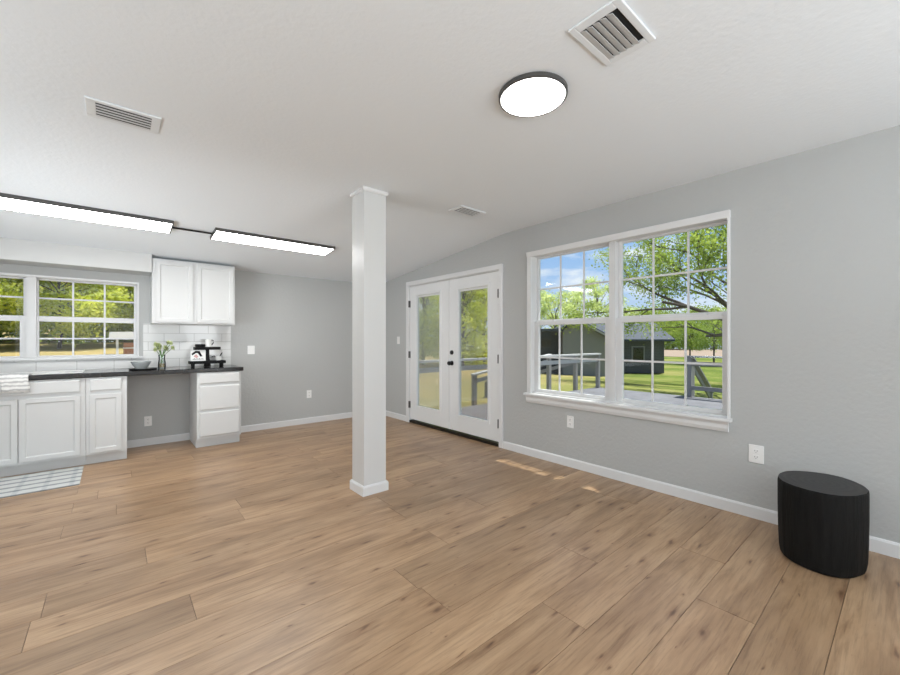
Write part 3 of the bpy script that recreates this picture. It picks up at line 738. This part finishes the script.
body(-0.212, 0.102, b2)
shaker(-0.183, 0.058, 0.125, 0.700, CF, 'door', b2); slab(-0.183, 0.058, 0.735, 0.853, CF, 'drawer', b2)
b3 = empty('drawer_cabinet', (0.94, 5.55, 0), label='white three-drawer base cabinet at the right end of the counter', cat='cabinet')
body(0.716, 1.168, b3)
for z0, z1 in ((0.740, 0.858), (0.437, 0.712), (0.133, 0.412)): slab(0.738, 1.148, z0, z1, CF, 'drawer', b3)
uc = empty('wall_cabinet', (0.742, 5.70, 1.43), label='white two-door wall cabinet above the tiled backsplash', cat='cabinet')
B(0.326, 1.160, 5.545, YB - 0.002, 1.430, 2.163).build('body', M['cab'], uc, bevel=0.0015)
m = MB(); 
shaker(0.358, 0.712, 1.448, 2.140, 5.545, 'door', uc); shaker(0.752, 1.140, 1.448, 2.140, 5.545, 'door', uc)

CT = 0.915
ct = MB().prism([(-2.0, 5.242), (1.190, 5.242), (1.190, 5.838), (-2.0, 5.838)], 0.869, CT, 'z')
cto = ct.build('countertop', M['counter'], bevel=0.006)
tag(cto, 'glossy black stone countertop running under the kitchen window', 'countertop')
bs = empty('backsplash', (0.3, 5.845, 0.92), label='white subway tile backsplash behind the counter', cat='backsplash')
m = MB(); m.box(-2.0, 1.172, 5.838, 5.8495, CT, 1.033); m.box(0.259, 1.172, 5.838, 5.8495, 1.033, 1.43)
o = m.build('tile_field', M['tile'], None); o.parent = bs; o.location = (-0.3, -5.845, -0.92)
# sink
sk = empty('kitchen_sink', (-0.66, 5.52, CT), label='white drop-in sink let into the black countertop', cat='sink')
m = MB(); sx0, sx1, sy0, sy1 = -1.06, -0.235, 5.300, 5.76
m.box(sx0, sx1, sy0, sy0 + 0.035, CT, CT + 0.008); m.box(sx0, sx1, sy1 - 0.07, sy1, CT, CT + 0.008)
m.box(sx0, sx0 + 0.035, sy0 + 0.035, sy1 - 0.07, CT, CT + 0.008); m.box(sx1 - 0.035, sx1, sy0 + 0.035, sy1 - 0.07, CT, CT + 0.008)
m.build('sink_rim', M['ceramic'], sk, bevel=0.004)
m = MB(); m.box(sx0 + 0.035, sx1 - 0.035, sy0 + 0.035, sy1 - 0.07, CT + 0.0005, CT + 0.002); m.build('basin', M['ceramic'], sk)

# rug
rg = MB(); nx, ny = 40, 24; RX0, RX1, RY0, RY1 = -1.15, -0.226, 4.632, 5.285
vv = [[rg.bm.verts.new((RX0 + (RX1 - RX0) * i / nx, RY0 + (RY1 - RY0) * j / ny, 0.006 + 0.0012 * math.sin(i * 1.3) * math.cos(j * 1.7))) for j in range(ny + 1)] for i in range(nx + 1)]
vb = [[rg.bm.verts.new((RX0 + (RX1 - RX0) * i / nx, RY0 + (RY1 - RY0) * j / ny, 0.0005)) for j in range(ny + 1)] for i in range(nx + 1)]
for i in range(nx):
    for j in range(ny):
        rg.bm.faces.new((vv[i][j], vv[i + 1][j], vv[i + 1][j + 1], vv[i][j + 1])); rg.bm.faces.new((vb[i][j], vb[i][j + 1], vb[i + 1][j + 1], vb[i + 1][j]))
for i in range(nx):
    rg.bm.faces.new((vv[i][0], vb[i][0], vb[i + 1][0], vv[i + 1][0])); rg.bm.faces.new((vv[i][ny], vv[i + 1][ny], vb[i + 1][ny], vb[i][ny]))
for j in range(ny):
    rg.bm.faces.new((vv[0][j], vv[0][j + 1], vb[0][j + 1], vb[0][j])); rg.bm.faces.new((vv[nx][j], vb[nx][j], vb[nx][j + 1], vv[nx][j + 1]))
tag(rg.build('kitchen_rug', M['rug'], loc=(-0.69, 4.96, 0)), 'thin white rug with grey plaid stripes in front of the sink cabinet', 'rug')

# towel over the counter edge
tw = MB(); path = [(5.46, CT + 0.012), (5.38, CT + 0.013), (5.30, CT + 0.014), (5.252, CT + 0.012), (5.232, CT + 0.002), (5.226, CT - 0.03), (5.224, CT - 0.07), (5.226, CT - 0.11), (5.222, CT - 0.145)]
nn = 14; rows = []
for k, (y, z) in enumerate(path):
    row = []
    for i in range(nn + 1):
        f = i / nn; x = -0.765 + 0.175 * f + (0.006 * math.sin(k * 1.1) if i in (0, nn) else 0)
        wv = 0.004 * math.sin(f * 9 + k * 0.5); row.append((x, y - (abs(wv) if k > 3 else 0), z + (0.003 * math.sin(f * 7) if k <= 3 else 0) - (0.006 * f if k == 8 else 0)))
    rows.append(row)
for sgn, off in ((1, 0.0),):
    V = [[tw.bm.verts.new(p) for p in r_] for r_ in rows]
    for a, b in zip(V, V[1:]):
        for i in range(nn): tw.bm.faces.new((a[i], a[i + 1], b[i + 1], b[i]))
to = tw.build('dish_towel', M['towel'], loc=(-0.68, 5.24, CT)); md = to.modifiers.new('th', 'SOLIDIFY'); md.thickness = 0.008; md.offset = 0
for p in to.data.polygons: p.use_smooth = True
tag(to, 'white and grey striped dish towel hanging over the counter edge', 'towel')

# tray + bowl
ty = MB().lathe([(0, 0), (0.118, 0), (0.125, 0.008), (0.127, 0.014), (0.121, 0.014), (0.113, 0.008), (0, 0.008)], (0.245, 5.50, CT), 48).build('serving_tray', M['black'], loc=(0.245, 5.50, CT), smooth=True)
tag(ty, 'round black tray under the grey bowl', 'tray')
bw = MB().lathe([(0, 0.003), (0.045, 0.0), (0.050, 0.008), (0.075, 0.045), (0.092, 0.082), (0.088, 0.083), (0.070, 0.048), (0.040, 0.014), (0, 0.012)], (0.225, 5.50, CT + 0.0085), 48).build('bowl', M['bowl'], loc=(0.225, 5.50, CT + 0.0085), smooth=True)
tag(bw, 'grey blue bowl resting on the round black tray', 'bowl')
# vase with flowers
VX, VY = 0.420, 5.62
vs_ = empty('flower_vase', (VX, VY, CT), label='small glass vase of cream and green flowers on the counter', cat='vase')
MB().lathe([(0, 0.002), (0.034, 0.0), (0.038, 0.02), (0.037, 0.06), (0.030, 0.11), (0.034, 0.155), (0.031, 0.155), (0.027, 0.11), (0.034, 0.06), (0.034, 0.012), (0, 0.012)], (VX, VY, CT), 32).build('glass_body', M['vaseglass'], vs_, smooth=True)
MB().lathe([(0, 0.013), (0.033, 0.013), (0.0335, 0.05), (0.02, 0.054), (0, 0.055)], (VX, VY, CT), 28).build('pebbles', M['amber'], vs_, smooth=True)
rr = random.Random(5); tips = []
m = MB()
for k in range(11):
    a = rr.uniform(0, 2 * PI); R_ = rr.uniform(0.02, 0.115); h_ = rr.uniform(0.235, 0.315) - R_ * 0.25
    tip = Vector((VX + R_ * math.cos(a), VY + R_ * 0.7 * math.sin(a), CT + h_)); tips.append(tip)
    m.tube([(VX + 0.01 * math.cos(a + 2), VY + 0.01 * math.sin(a + 2), CT + 0.05), (VX, VY, CT + 0.13), (VX + (tip.x - VX) * .5, VY + (tip.y - VY) * .5, CT + h_ * 0.78), tip], 0.003, 6)
m.build('stems', M['stem'], vs_)
for tip in tips:
    m = MB()
    for k in range(60):
        d = Vector((rr.gauss(0, 1), rr.gauss(0, 1), rr.gauss(0, 1))).normalized(); q = d.to_track_quat('Z', 'Y'); L = rr.uniform(0.018, 0.034); W_ = 0.010
        p = [Vector((0, 0, 0)), Vector((W_, 0, L * .5)), Vector((0, 0.003, L)), Vector((-W_, 0, L * .5))]
        m.bm.faces.new([m.bm.verts.new(tip + q @ v) for v in p])
    m.build('blossom', M['petal'], vs_)

# two-tier stand with its things
SX, SY = 0.878, 5.66
RS = Matrix.Rotation(0, 3, 'Z')
st = empty('tiered_stand', (SX, SY, CT), label='black two-tier display stand at the right end of the counter', cat='stand')
B(SX - 0.190, SX + 0.190, SY - 0.075, SY + 0.075, CT + 0.036, CT + 0.070).build('lower_shelf', M['matteblack'], st, bevel=0.004)
B(SX - 0.140, SX + 0.135, SY - 0.060, SY + 0.060, CT + 0.205, CT + 0.240).build('upper_shelf', M['matteblack'], st, bevel=0.004)
MB().lathe([(0, 0), (0.038, 0), (0.032, 0.05), (0.022, 0.12), (0.020, 0.205)], (SX, SY, CT + 0.002), 20).build('centre_post', M['matteblack'], st, smooth=True)
for sx_ in (-1, 1):
    for sy_ in (-1, 1):
        MB().cyl((SX + sx_ * 0.152, SY + sy_ * 0.055, CT), (SX + sx_ * 0.152, SY + sy_ * 0.055, CT + 0.046), 0.013, 0.015, 12).build('foot', M['matteblack'], st)
zl = CT + 0.0705
cd = empty('picture_card', (SX - 0.098, SY - 0.02, zl), label='small white card with a black chevron and pink print on the lower shelf', cat='card')
cx0 = SX - 0.178; cx1 = SX - 0.022
B(cx0, cx1, SY - 0.030, SY - 0.016, zl, zl + 0.125).build('board', M['ceramic'], cd, bevel=0.001)
yy = SY - 0.0305
m = MB()
m.prism([(cx0 + 0.008, zl + 0.088), (cx0 + 0.050, zl + 0.122), (cx0 + 0.092, zl + 0.120), (cx0 + 0.122, zl + 0.056), (cx0 + 0.100, zl + 0.052), (cx0 + 0.074, zl + 0.096), (cx0 + 0.056, zl + 0.098), (cx0 + 0.018, zl + 0.070)], yy - 0.002, yy + 0.0005, 'y')
m.build('chevron', M['matteblack'], cd)
MB().prism([(cx0 + 0.030, zl + 0.055), (cx0 + 0.055, zl + 0.085), (cx0 + 0.080, zl + 0.050), (cx0 + 0.060, zl + 0.035)], yy - 0.0015, yy + 0.0005, 'y').build('pink_print', M['pink'], cd)
m = MB()
for k in range(9): m.box(cx0 + 0.022 + 0.013 * k, cx0 + 0.030 + 0.013 * k, yy - 0.0015, yy + 0.0005, zl + 0.018, zl + 0.026 + 0.006 * (k % 2))
m.build('small_print', M['hinge'], cd)
dw = empty('dark_canister', (SX - 0.075, SY, CT + 0.2405), label='squat black canister on the left of the upper shelf', cat='canister')
MB().lathe([(0, 0), (0.050, 0), (0.056, 0.015), (0.052, 0.032), (0, 0.036)], (SX - 0.075, SY, CT + 0.2405), 24).build('pot', M['matteblack'], dw, smooth=True)
mg = empty('creamer', (SX + 0.005, SY, CT + 0.2405), label='small white jug with dark handle on the upper shelf', cat='jug')
MB().lathe([(0, 0), (0.030, 0), (0.036, 0.03), (0.030, 0.07), (0.036, 0.095), (0.033, 0.095), (0.027, 0.07), (0.032, 0.03), (0, 0.008)], (SX + 0.01, SY, CT + 0.2405), 28).build('jug_body', M['ceramic'], mg, smooth=True)
MB().tube([(SX + 0.040, SY, CT + 0.325), (SX + 0.062, SY, CT + 0.32), (SX + 0.064, SY, CT + 0.29), (SX + 0.044, SY, CT + 0.26)], 0.006, 8).build('handle', M['matteblack'], mg, smooth=True)
cu = empty('coffee_cup', (SX + 0.12, SY, zl), label='small white cup holding dark spoons on the lower shelf', cat='cup')
MB().lathe([(0, 0), (0.026, 0), (0.034, 0.03), (0.038, 0.052), (0.035, 0.052), (0.030, 0.03), (0, 0.008)], (SX + 0.12, SY, zl), 28).build('cup_body', M['ceramic'], cu, smooth=True)
MB().tube([(SX + 0.12, SY, zl + 0.02), (SX + 0.07, SY - 0.01, zl + 0.058), (SX + 0.045, SY - 0.02, zl + 0.045)], 0.005, 8).build('spoon', M['matteblack'], cu, smooth=True)
MB().tube([(SX + 0.125, SY, zl + 0.02), (SX + 0.145, SY, zl + 0.07), (SX + 0.160, SY - 0.01, zl + 0.095)], 0.006, 8).build('spoon', M['matteblack'], cu, smooth=True)

# ------------------------------------------------------------------ black stump
SCX, SCY, SH = 3.042, 0.342, 0.437
stp = empty('side_table', (SCX, SCY, 0), label='black charred wood stump side table against the right wall', cat='side table')
m = MB(); seg = 96; rings = []
rs = random.Random(9); ph = [rs.uniform(0, 6.28) for _ in range(8)]
for r_, z in ((0.87, 0.0), (0.94, 0.012), (0.970, 0.05), (0.99, 0.15), (1.0, 0.28), (1.0, SH - 0.02), (0.99, SH - 0.004), (0.975, SH)):
    ring = []
    for i in range(seg):
        a = 2 * PI * i / seg
        wob = 1 + 0.010 * math.sin(3 * a + ph[0]) + 0.012 * math.sin(5 * a + ph[1] + z) + 0.004 * math.sin(17 * a + ph[2]) + 0.003 * math.sin(31 * a + ph[3] + 3 * z)
        ring.append(m.bm.verts.new((SCX + 0.218 * r_ * wob * math.cos(a), SCY + 0.188 * r_ * wob * math.sin(a), z)))
    rings.append(ring)
for a, b in zip(rings, rings[1:]):
    for i in range(seg): m.bm.faces.new((a[i], a[(i + 1) % seg], b[(i + 1) % seg], b[i]))
m.bm.faces.new(rings[0][::-1])
topc = m.bm.verts.new((SCX, SCY, SH + 0.0005))
m.build('trunk', M['stump'], stp, smooth=True)
m = MB()
vsx = [m.bm.verts.new((SCX + (v[0]), SCY + v[1], SH)) for v in [(0.2126 * (1 + 0.010 * math.sin(3 * a + ph[0]) + 0.012 * math.sin(5 * a + ph[1] + SH) + 0.004 * math.sin(17 * a + ph[2]) + 0.003 * math.sin(31 * a + ph[3] + 3 * SH)) * math.cos(a), 0.1835 * (1 + 0.010 * math.sin(3 * a + ph[0]) + 0.012 * math.sin(5 * a + ph[1] + SH) + 0.004 * math.sin(17 * a + ph[2]) + 0.003 * math.sin(31 * a + ph[3] + 3 * SH)) * math.sin(a)) for a in [2 * PI * i / seg for i in range(seg)]]]
m.bm.faces.new(vsx); m.build('top', M['stumptop'], stp)

# ------------------------------------------------------------------ outdoors
def sm(t): t = max(0.0, min(1.0, t)); return t * t * (3 - 2 * t)
def gz(x, y):
    z = -0.45 - 0.75 * sm((x - 8) / 22)
    z += 0.046 * max(0, y - 8) * (1 - sm((x - 2) / 14))
    return z
gx = [-60 + 3 * i for i in range(61)]; gy = [-40 + 3 * i for i in range(51)]
m = MB(); G = {}
for i, x in enumerate(gx):
    for j, y in enumerate(gy): G[i, j] = m.bm.verts.new((x, y, gz(x, y)))
for i in range(len(gx) - 1):
    for j in range(len(gy) - 1): m.bm.faces.new((G[i, j], G[i + 1, j], G[i + 1, j + 1], G[i, j + 1]))
struct(m.build('ground', M['grass'], smooth=True), 'sunny lawn around the house')
m = MB(); m.box(62, 118, -40, 105, -1.22, -1.17); struct(m.build('dry_field', M['dirt']), 'dry tan field beyond the lawn')
# eave sized to the sun patch, unseen door canopy added to block sun; deck
struct(MB().box(3.561, 3.80, Y0, 2.90, 2.33, 2.45).box(3.561, 4.75, 2.90, YB + 0.6, 2.50, 2.60).build('eave_sun_shade', M['eave']))
DK = -0.07
m = MB(); m.box(3.561, 10.2, 0.2, 5.72, DK - 0.06, DK)
m.box(10.08, 10.2, 0.2, 5.72, -0.75, DK - 0.06); m.box(3.6, 10.2, 5.66, 5.72, -0.75, DK - 0.06)
struct(m.build('deck', M['deck']), 'grey plank deck outside the double window')
def railing(name, p0, p1, n, label, end_z=None, low=None):
    """straight rail from p0 to p1 (x,y,ztop)"""
    e_ = empty(name, (p0[0], p0[1], DK), label=label, cat='railing')
    a = Vector(p0); b = Vector(p1)
    for k in range(n):
        p = a.lerp(b, k / (n - 1)); zb = DK if low is None else low[0] + (low[1] - low[0]) * k / (n - 1)
        B(p.x - 0.045, p.x + 0.045, p.y - 0.045, p.y + 0.045, zb, p.z - 0.02).build('post', M['railwood'], e_)
    d = (b - a).normalized(); q = d.to_track_quat('X', 'Z').to_matrix()
    L = (b - a).length
    for nm, dz, hw, hh in (('top_rail', 0.0, 0.07, 0.02), ('lower_rail', -0.16, 0.02, 0.045), ('bottom_rail', -0.72, 0.02, 0.045)):
        if nm == 'bottom_rail' and (low is not None or n == 3 and p0[0] < 5): continue
        m = MB(); c = (a + b) / 2 + Vector((0, 0, dz))
        m.box(-L / 2 - 0.05, L / 2 + 0.05, -hw, hw, -hh, hh)
        bmesh.ops.transform(m.bm, matrix=Matrix.Translation(c) @ q.to_4x4(), verts=m.bm.verts)
        m.build(nm, M['railwood'] if p0[0] > 7 else M['rail_sunlit'], e_)
    return e_
railing('deck_railing', (3.70, 5.62, 0.86), (10.1, 5.62, 0.86), 3, 'grey wooden deck railing running out beyond the french doors')
railing('deck_railing', (10.1, 3.35, 0.86), (10.1, 0.3, 0.86), 3, 'grey wooden deck railing seen low in the right half of the double window')
railing('stair_railing', (10.22, 3.35, 0.80), (11.5, 3.35, -0.05), 2, 'sloping grey stair railing below the right-hand deck railing', low=(DK, -0.7))
railing('stair_railing', (9.6, 6.0, 0.80), (8.4, 8.2, -0.0), 2, 'sloping grey stair railing in the lower left of the double window', low=(-0.6, -0.7))
railing('stair_railing', (6.3, 6.55, 0.45), (8.6, 6.15, 0.85), 2, 'sloping grey rail and post seen through the right french door', low=(-0.6, -0.6))

# neighbouring building (frame turned a little from the house)
F_ = Vector((0.6479, 0.7617, 0)); R_ = Vector((0.7617, -0.6479, 0))
def bld():
    th = -math.radians(48)
    e_ = empty('neighbour_building', (24.5, 13.5, -1.15), label='low grey building with shingle roof across the lawn', cat='building')
    e_.rotation_euler = (0, 0, th)
    def add(m, nm, mt, par=e_): 
        o = m.build(nm, mt); o.parent = par; return o
    # local x to the right, y away from the viewer
    def L(px, d): l = (px - 450) / 395 * d; return (Matrix.Rotation(-th, 3, 'Z') @ (F_ * d + R_ * l - Vector((24.5, 13.5, 0))))
    a = L(603, 29); b_ = L(661, 29); y0 = a.y
    x0, x1 = a.x - 1.0, b_.x
    ze = 2.42
    add(MB().box(x0, x1, y0, y0 + 6, 0, ze), 'wall', M['siding'])
    ro = MB(); ro.prism([(y0 - 0.6, ze - 0.12), (y0 + 3, ze + 1.15), (y0 + 6.6, ze - 0.12), (y0 + 6.6, ze), (y0 + 3, ze + 1.3), (y0 - 0.6, ze + 0.02)], x0 - 0.3, x1 + 0.5, 'x'); add(ro, 'roof', M['roof'])
    wx = (L(633, 29).x + L(640, 29).x) / 2
    wf = add(MB().box(wx - 0.45, wx + 0.45, y0 - 0.04, y0 + 0.01, 0.75, 1.95), 'window', M['sidinglight']); add(MB().box(wx - 0.36, wx + 0.36, y0 - 0.06, y0 - 0.03, 0.83, 1.87), 'window_pane', M['paneD'], wf)
    # gabled wing at the left
    c = L(566, 25); d = L(607, 25); y1 = c.y; gx0, gx1 = c.x - 0.2, d.x
    xm = (gx0 + gx1) / 2 - 0.6
    add(MB().prism([(gx0, 0), (gx1, 0), (gx1, 2.5), (xm, 3.6), (gx0, 3.0)], y1, y1 + 3.5, 'y'), 'wing_wall', M['sidinglight'])
    add(MB().prism([(gx1 + 0.35, 2.30), (gx1 + 0.35, 2.46), (xm, 3.80), (gx0 - 0.1, 3.2), (gx0 - 0.1, 3.05), (xm, 3.62)], y1 - 0.35, y1 + 3.8, 'y'), 'wing_roof', M['roof'])
    add(MB().prism([(gx1 + 0.37, 2.28), (gx1 + 0.37, 2.40), (xm, 3.72), (xm, 3.60)], y1 - 0.40, y1 - 0.35, 'y'), 'fascia', M['eave'])
    f = L(530, 25); add(MB().box(f.x - 0.3, gx0, y1 + 0.6, y1 + 4, 0, 2.95), 'porch_wall', M['sidingdark'])
    add(MB().box(f.x - 0.6, gx0, y1 - 0.4, y1 + 4.3, 2.95, 3.1), 'porch_roof', M['roof'])
bld()
# open shed seen at the right end of the kitchen window
sh = empty('garden_shed', (2.0, 27.0, gz(2, 27)), label='small open shed with pale roof seen through the kitchen window', cat='shed')
zz = gz(2, 27)
def SP(px, d):
    l = (px - 450) / 395 * d; p = F_ * d + R_ * l; return p
p = SP(126.5, 21.0); SXc, SYc = p.x, p.y; sh.location = (SXc, SYc, gz(SXc, SYc)); zz = sh.location.z
MB().prism([(SXc - 0.72, zz + 0.88), (SXc - 0.68, zz + 1.22), (SXc + 1.0, zz + 1.26), (SXc + 1.0, zz + 0.95)], SYc - 0.9, SYc + 0.9, 'y').build('roof', M['shedroof'], sh)
for dx in (-0.38, 0.85):
    for dy in (-0.75, 0.75): B(SXc + dx - 0.05, SXc + dx + 0.05, SYc + dy - 0.05, SYc + dy + 0.05, zz - 0.1, zz + 0.92).build('post', M['shedroof'], sh)
B(SXc - 0.12, SXc + 0.78, SYc - 0.6, SYc + 0.6, zz - 0.1, zz + 0.66).build('brick_hearth', M['brick'], sh)
B(SXc - 0.15, SXc + 0.79, SYc - 0.65, SYc + 0.65, zz + 0.36, zz + 0.42).build('shelf', M['shedroof'], sh)

# trees
def leaves(name, P, size, m, parent):
    """one mesh of leaf-shaped quads at points P"""
    n = len(P); d = rng.normal(size=(n, 3)); d /= np.linalg.norm(d, axis=1)[:, None]
    u = rng.normal(size=(n, 3)); u -= d * (u * d).sum(1)[:, None]; u /= np.linalg.norm(u, axis=1)[:, None]
    v = np.cross(d, u); s_ = size * rng.uniform(0.6, 1.3, (n, 1))
    V = np.stack([P - u * s_, P - v * s_ * 0.5 + u * 0.1 * s_, P + u * s_, P + v * s_ * 0.5 + u * 0.1 * s_], 1).reshape(-1, 3)
    me = bpy.data.meshes.new(name); me.vertices.add(4 * n); me.loops.add(4 * n); me.polygons.add(n)
    me.vertices.foreach_set('co', V.astype(np.float32).ravel()); me.loops.foreach_set('vertex_index', np.arange(4 * n, dtype=np.int32))
    me.polygons.foreach_set('loop_start', np.arange(0, 4 * n, 4, dtype=np.int32)); me.polygons.foreach_set('loop_total', np.full(n, 4, dtype=np.int32))
    me.update(); me.validate(); me.materials.append(m)
    o = bpy.data.objects.new(name, me); COL.objects.link(o); o.parent = parent; return o
def tree(x, y, h, cr, zlow, nleaf, size, lm, label, seed, group=None, clumps=26, trunk_r=0.18, spread=0.30, zb=None):
    r = random.Random(seed); zb = gz(x, y) if zb is None else zb
    e_ = empty('tree', (x, y, zb), label=label, cat='tree', group=group)
    m = MB(); fork = Vector((0, 0, max(zlow * 0.9, h * 0.22)))
    m.tube([(0, 0, -0.2), (0.05 * h * r.uniform(-.3, .3), 0, fork.z * 0.5), fork, (0, 0, h * 0.5), (0, 0, h * 0.8)], [trunk_r, trunk_r * .8, trunk_r * .7, trunk_r * .45, trunk_r * .15], 9)
    tips = []
    for k in range(clumps):
        a = r.uniform(0, 2 * PI); zt = zlow + (h - zlow) * (k + r.random()) / clumps
        f = (zt - zlow) / (h - zlow); rad = cr * (math.sin(PI * (0.22 + 0.72 * f)) ** 0.7) * math.sqrt(r.uniform(0.02, 1.0))
        tip = Vector((rad * math.cos(a), rad * math.sin(a), zt)); tips.append(tip)
        base_ = Vector((0, 0, fork.z + max(0.0, min(h * 0.75, tip.z * 0.8) - fork.z) * r.uniform(0.5, 1)))
        mid = base_.lerp(tip, 0.5) + Vector((r.uniform(-.3, .3), r.uniform(-.3, .3), r.uniform(0, .6))) * (cr * 0.15)
        m.tube([base_, mid, tip], [trunk_r * .3, trunk_r * .16, trunk_r * 0.04], 6)
    t_ = m.build('trunk', M['bark']); t_.parent = e_
    tp = np.array([list(t) for t in tips]); idx = rng.integers(0, len(tips), nleaf)
    off = rng.normal(size=(nleaf, 3)) * np.array([1, 1, 0.6]) * cr * spread * 0.6
    leaves('foliage', tp[idx] + off, size, lm, e_)
    return e_
FG = 'woodland trees behind the kitchen yard'
rt = random.Random(21)
for k in range(9):
    x = -17 + 3.7 * k + rt.uniform(-0.6, 0.6); y = 34.5 + rt.uniform(-1.5, 2.5)
    tree(x, y, rt.uniform(9, 12), rt.uniform(2.6, 3.2), 1.1, 17000, 0.14, M['leaf_yellow'], 'tall leafy woodland tree behind the sunny yard', 100 + k, FG, clumps=66, spread=0.26, trunk_r=0.12)
for k in range(7):
    x = -17 + 4.8 * k; y = 42 + rt.uniform(-1, 1)
    tree(x, y, 13, 3.6, 0.2, 8000, 0.24, M['leaf_green'], 'tall leafy woodland tree behind the sunny yard', 140 + k, FG, clumps=36, spread=0.42)
GG = 'trees beyond the deck'
for k, (px, d, h, cr, lm) in enumerate(((405, 30, 9, 2.8, 'leaf_pale'), (424, 33, 9.5, 3.0, 'leaf_pale'), (444, 38, 10, 3.2, 'leaf_pale'), (463, 29, 7.5, 2.5, 'leaf_yellow'), (484, 34, 9, 2.8, 'leaf_yellow'), (505, 40, 9, 3.2, 'leaf_pale'))):
    p = SP(px, d); tree(p.x, p.y, h, cr, 0.5, 8000, 0.12, M[lm], 'leafy tree beyond the deck seen through the french doors', 200 + k, GG, clumps=46, spread=0.30)
for k, (px, d, h) in enumerate(((535, 52, 8.8), (556, 48, 7.9), (577, 53, 9.0), (598, 47, 9.6), (620, 60, 9), (643, 100, 10), (668, 104, 9.5), (692, 100, 10), (716, 104, 10.5), (742, 100, 10), (770, 96, 10))):
    p = SP(px, d); far = d > 90
    tree(p.x, p.y, h, 5.6 if far else 3.0, 0.4 if far else 0.9, 5500, 0.26 if far else 0.14, M['leaf_green' if far else 'leaf_pale'], 'distant tree behind the grey building and lawn', 240 + k, 'distant tree line beyond the lawn', clumps=26, spread=0.36 if far else 0.24)
for k, (px, d, h) in enumerate(((690, 40, 4.0), (714, 37, 4.6))):
    p = SP(px, d); tree(p.x, p.y, h, 1.7, 1.7, 3500, 0.09, M['leaf_green'], ('small round tree on the lawn, left of the pair in the right window', 'small round tree on the lawn, right of the pair in the right window')[k], 280 + k, clumps=22, trunk_r=0.12)
# big spreading tree over the right window
def big_tree(px, d, label, seed):
    p = SP(px, d); x, y = p.x, p.y; zb = gz(x, y); r = random.Random(seed)
    e_ = empty('shade_tree', (x, y, zb), label=label, cat='tree')
    m = MB(); m.tube([(0, 0, -0.2), (0.1, 0, 1.2), (0, 0.1, 2.4)], [0.42, 0.34, 0.30], 14)
    pts = []
    def grow(p_, dir_, L_, rad, depth):
        n = 4; q = [p_]; dd = dir_.copy()
        for i in range(n):
            dd = (dd + Vector((r.uniform(-.22, .22), r.uniform(-.22, .22), r.uniform(-.12, .14)))).normalized(); q.append(q[-1] + dd * L_ / n)
            if depth <= 1: pts.append(q[-1])
        m.tube(q, [rad * (1 - 0.5 * i / n) for i in range(n + 1)], 7)
        if depth == 0: return
        for i in range(3 if depth > 1 else 3):
            k = r.randint(2, n); nd = (dd + Vector((r.uniform(-.8, .8), r.uniform(-.8, .8), r.uniform(-.35, .45)))).normalized()
            grow(q[k], nd, L_ * r.uniform(0.55, 0.8), rad * 0.48, depth - 1)
    for k in range(11):
        a = 2 * PI * k / 11 + r.uniform(-.2, .2); el = r.uniform(0.10, 0.85)
        grow(Vector((0, 0.1, 2.3)), Vector((math.cos(a) * math.cos(el), math.sin(a) * math.cos(el), math.sin(el))), r.uniform(3.0, 4.0), 0.115, 3)
    t_ = m.build('trunk', M['bark']); t_.parent = e_
    tp = np.array([list(t) for t in pts]); nl = 42000; idx = rng.integers(0, len(tp), nl)
    leaves('foliage', tp[idx] + rng.normal(size=(nl, 3)) * 0.22, 0.062, M['leaf_green'], e_)
big_tree(768, 15.5, 'big spreading shade tree filling the upper right window', 5)

# unseen tree added beside the house, its crown shades the right-hand sash
tree(5.9, -2.2, 10.0, 2.6, 4.6, 26000, 0.13, M['leaf_green'], 'unseen tree added beside the house to shade the right half of the double window', 400, clumps=46, trunk_r=0.22, spread=0.28)
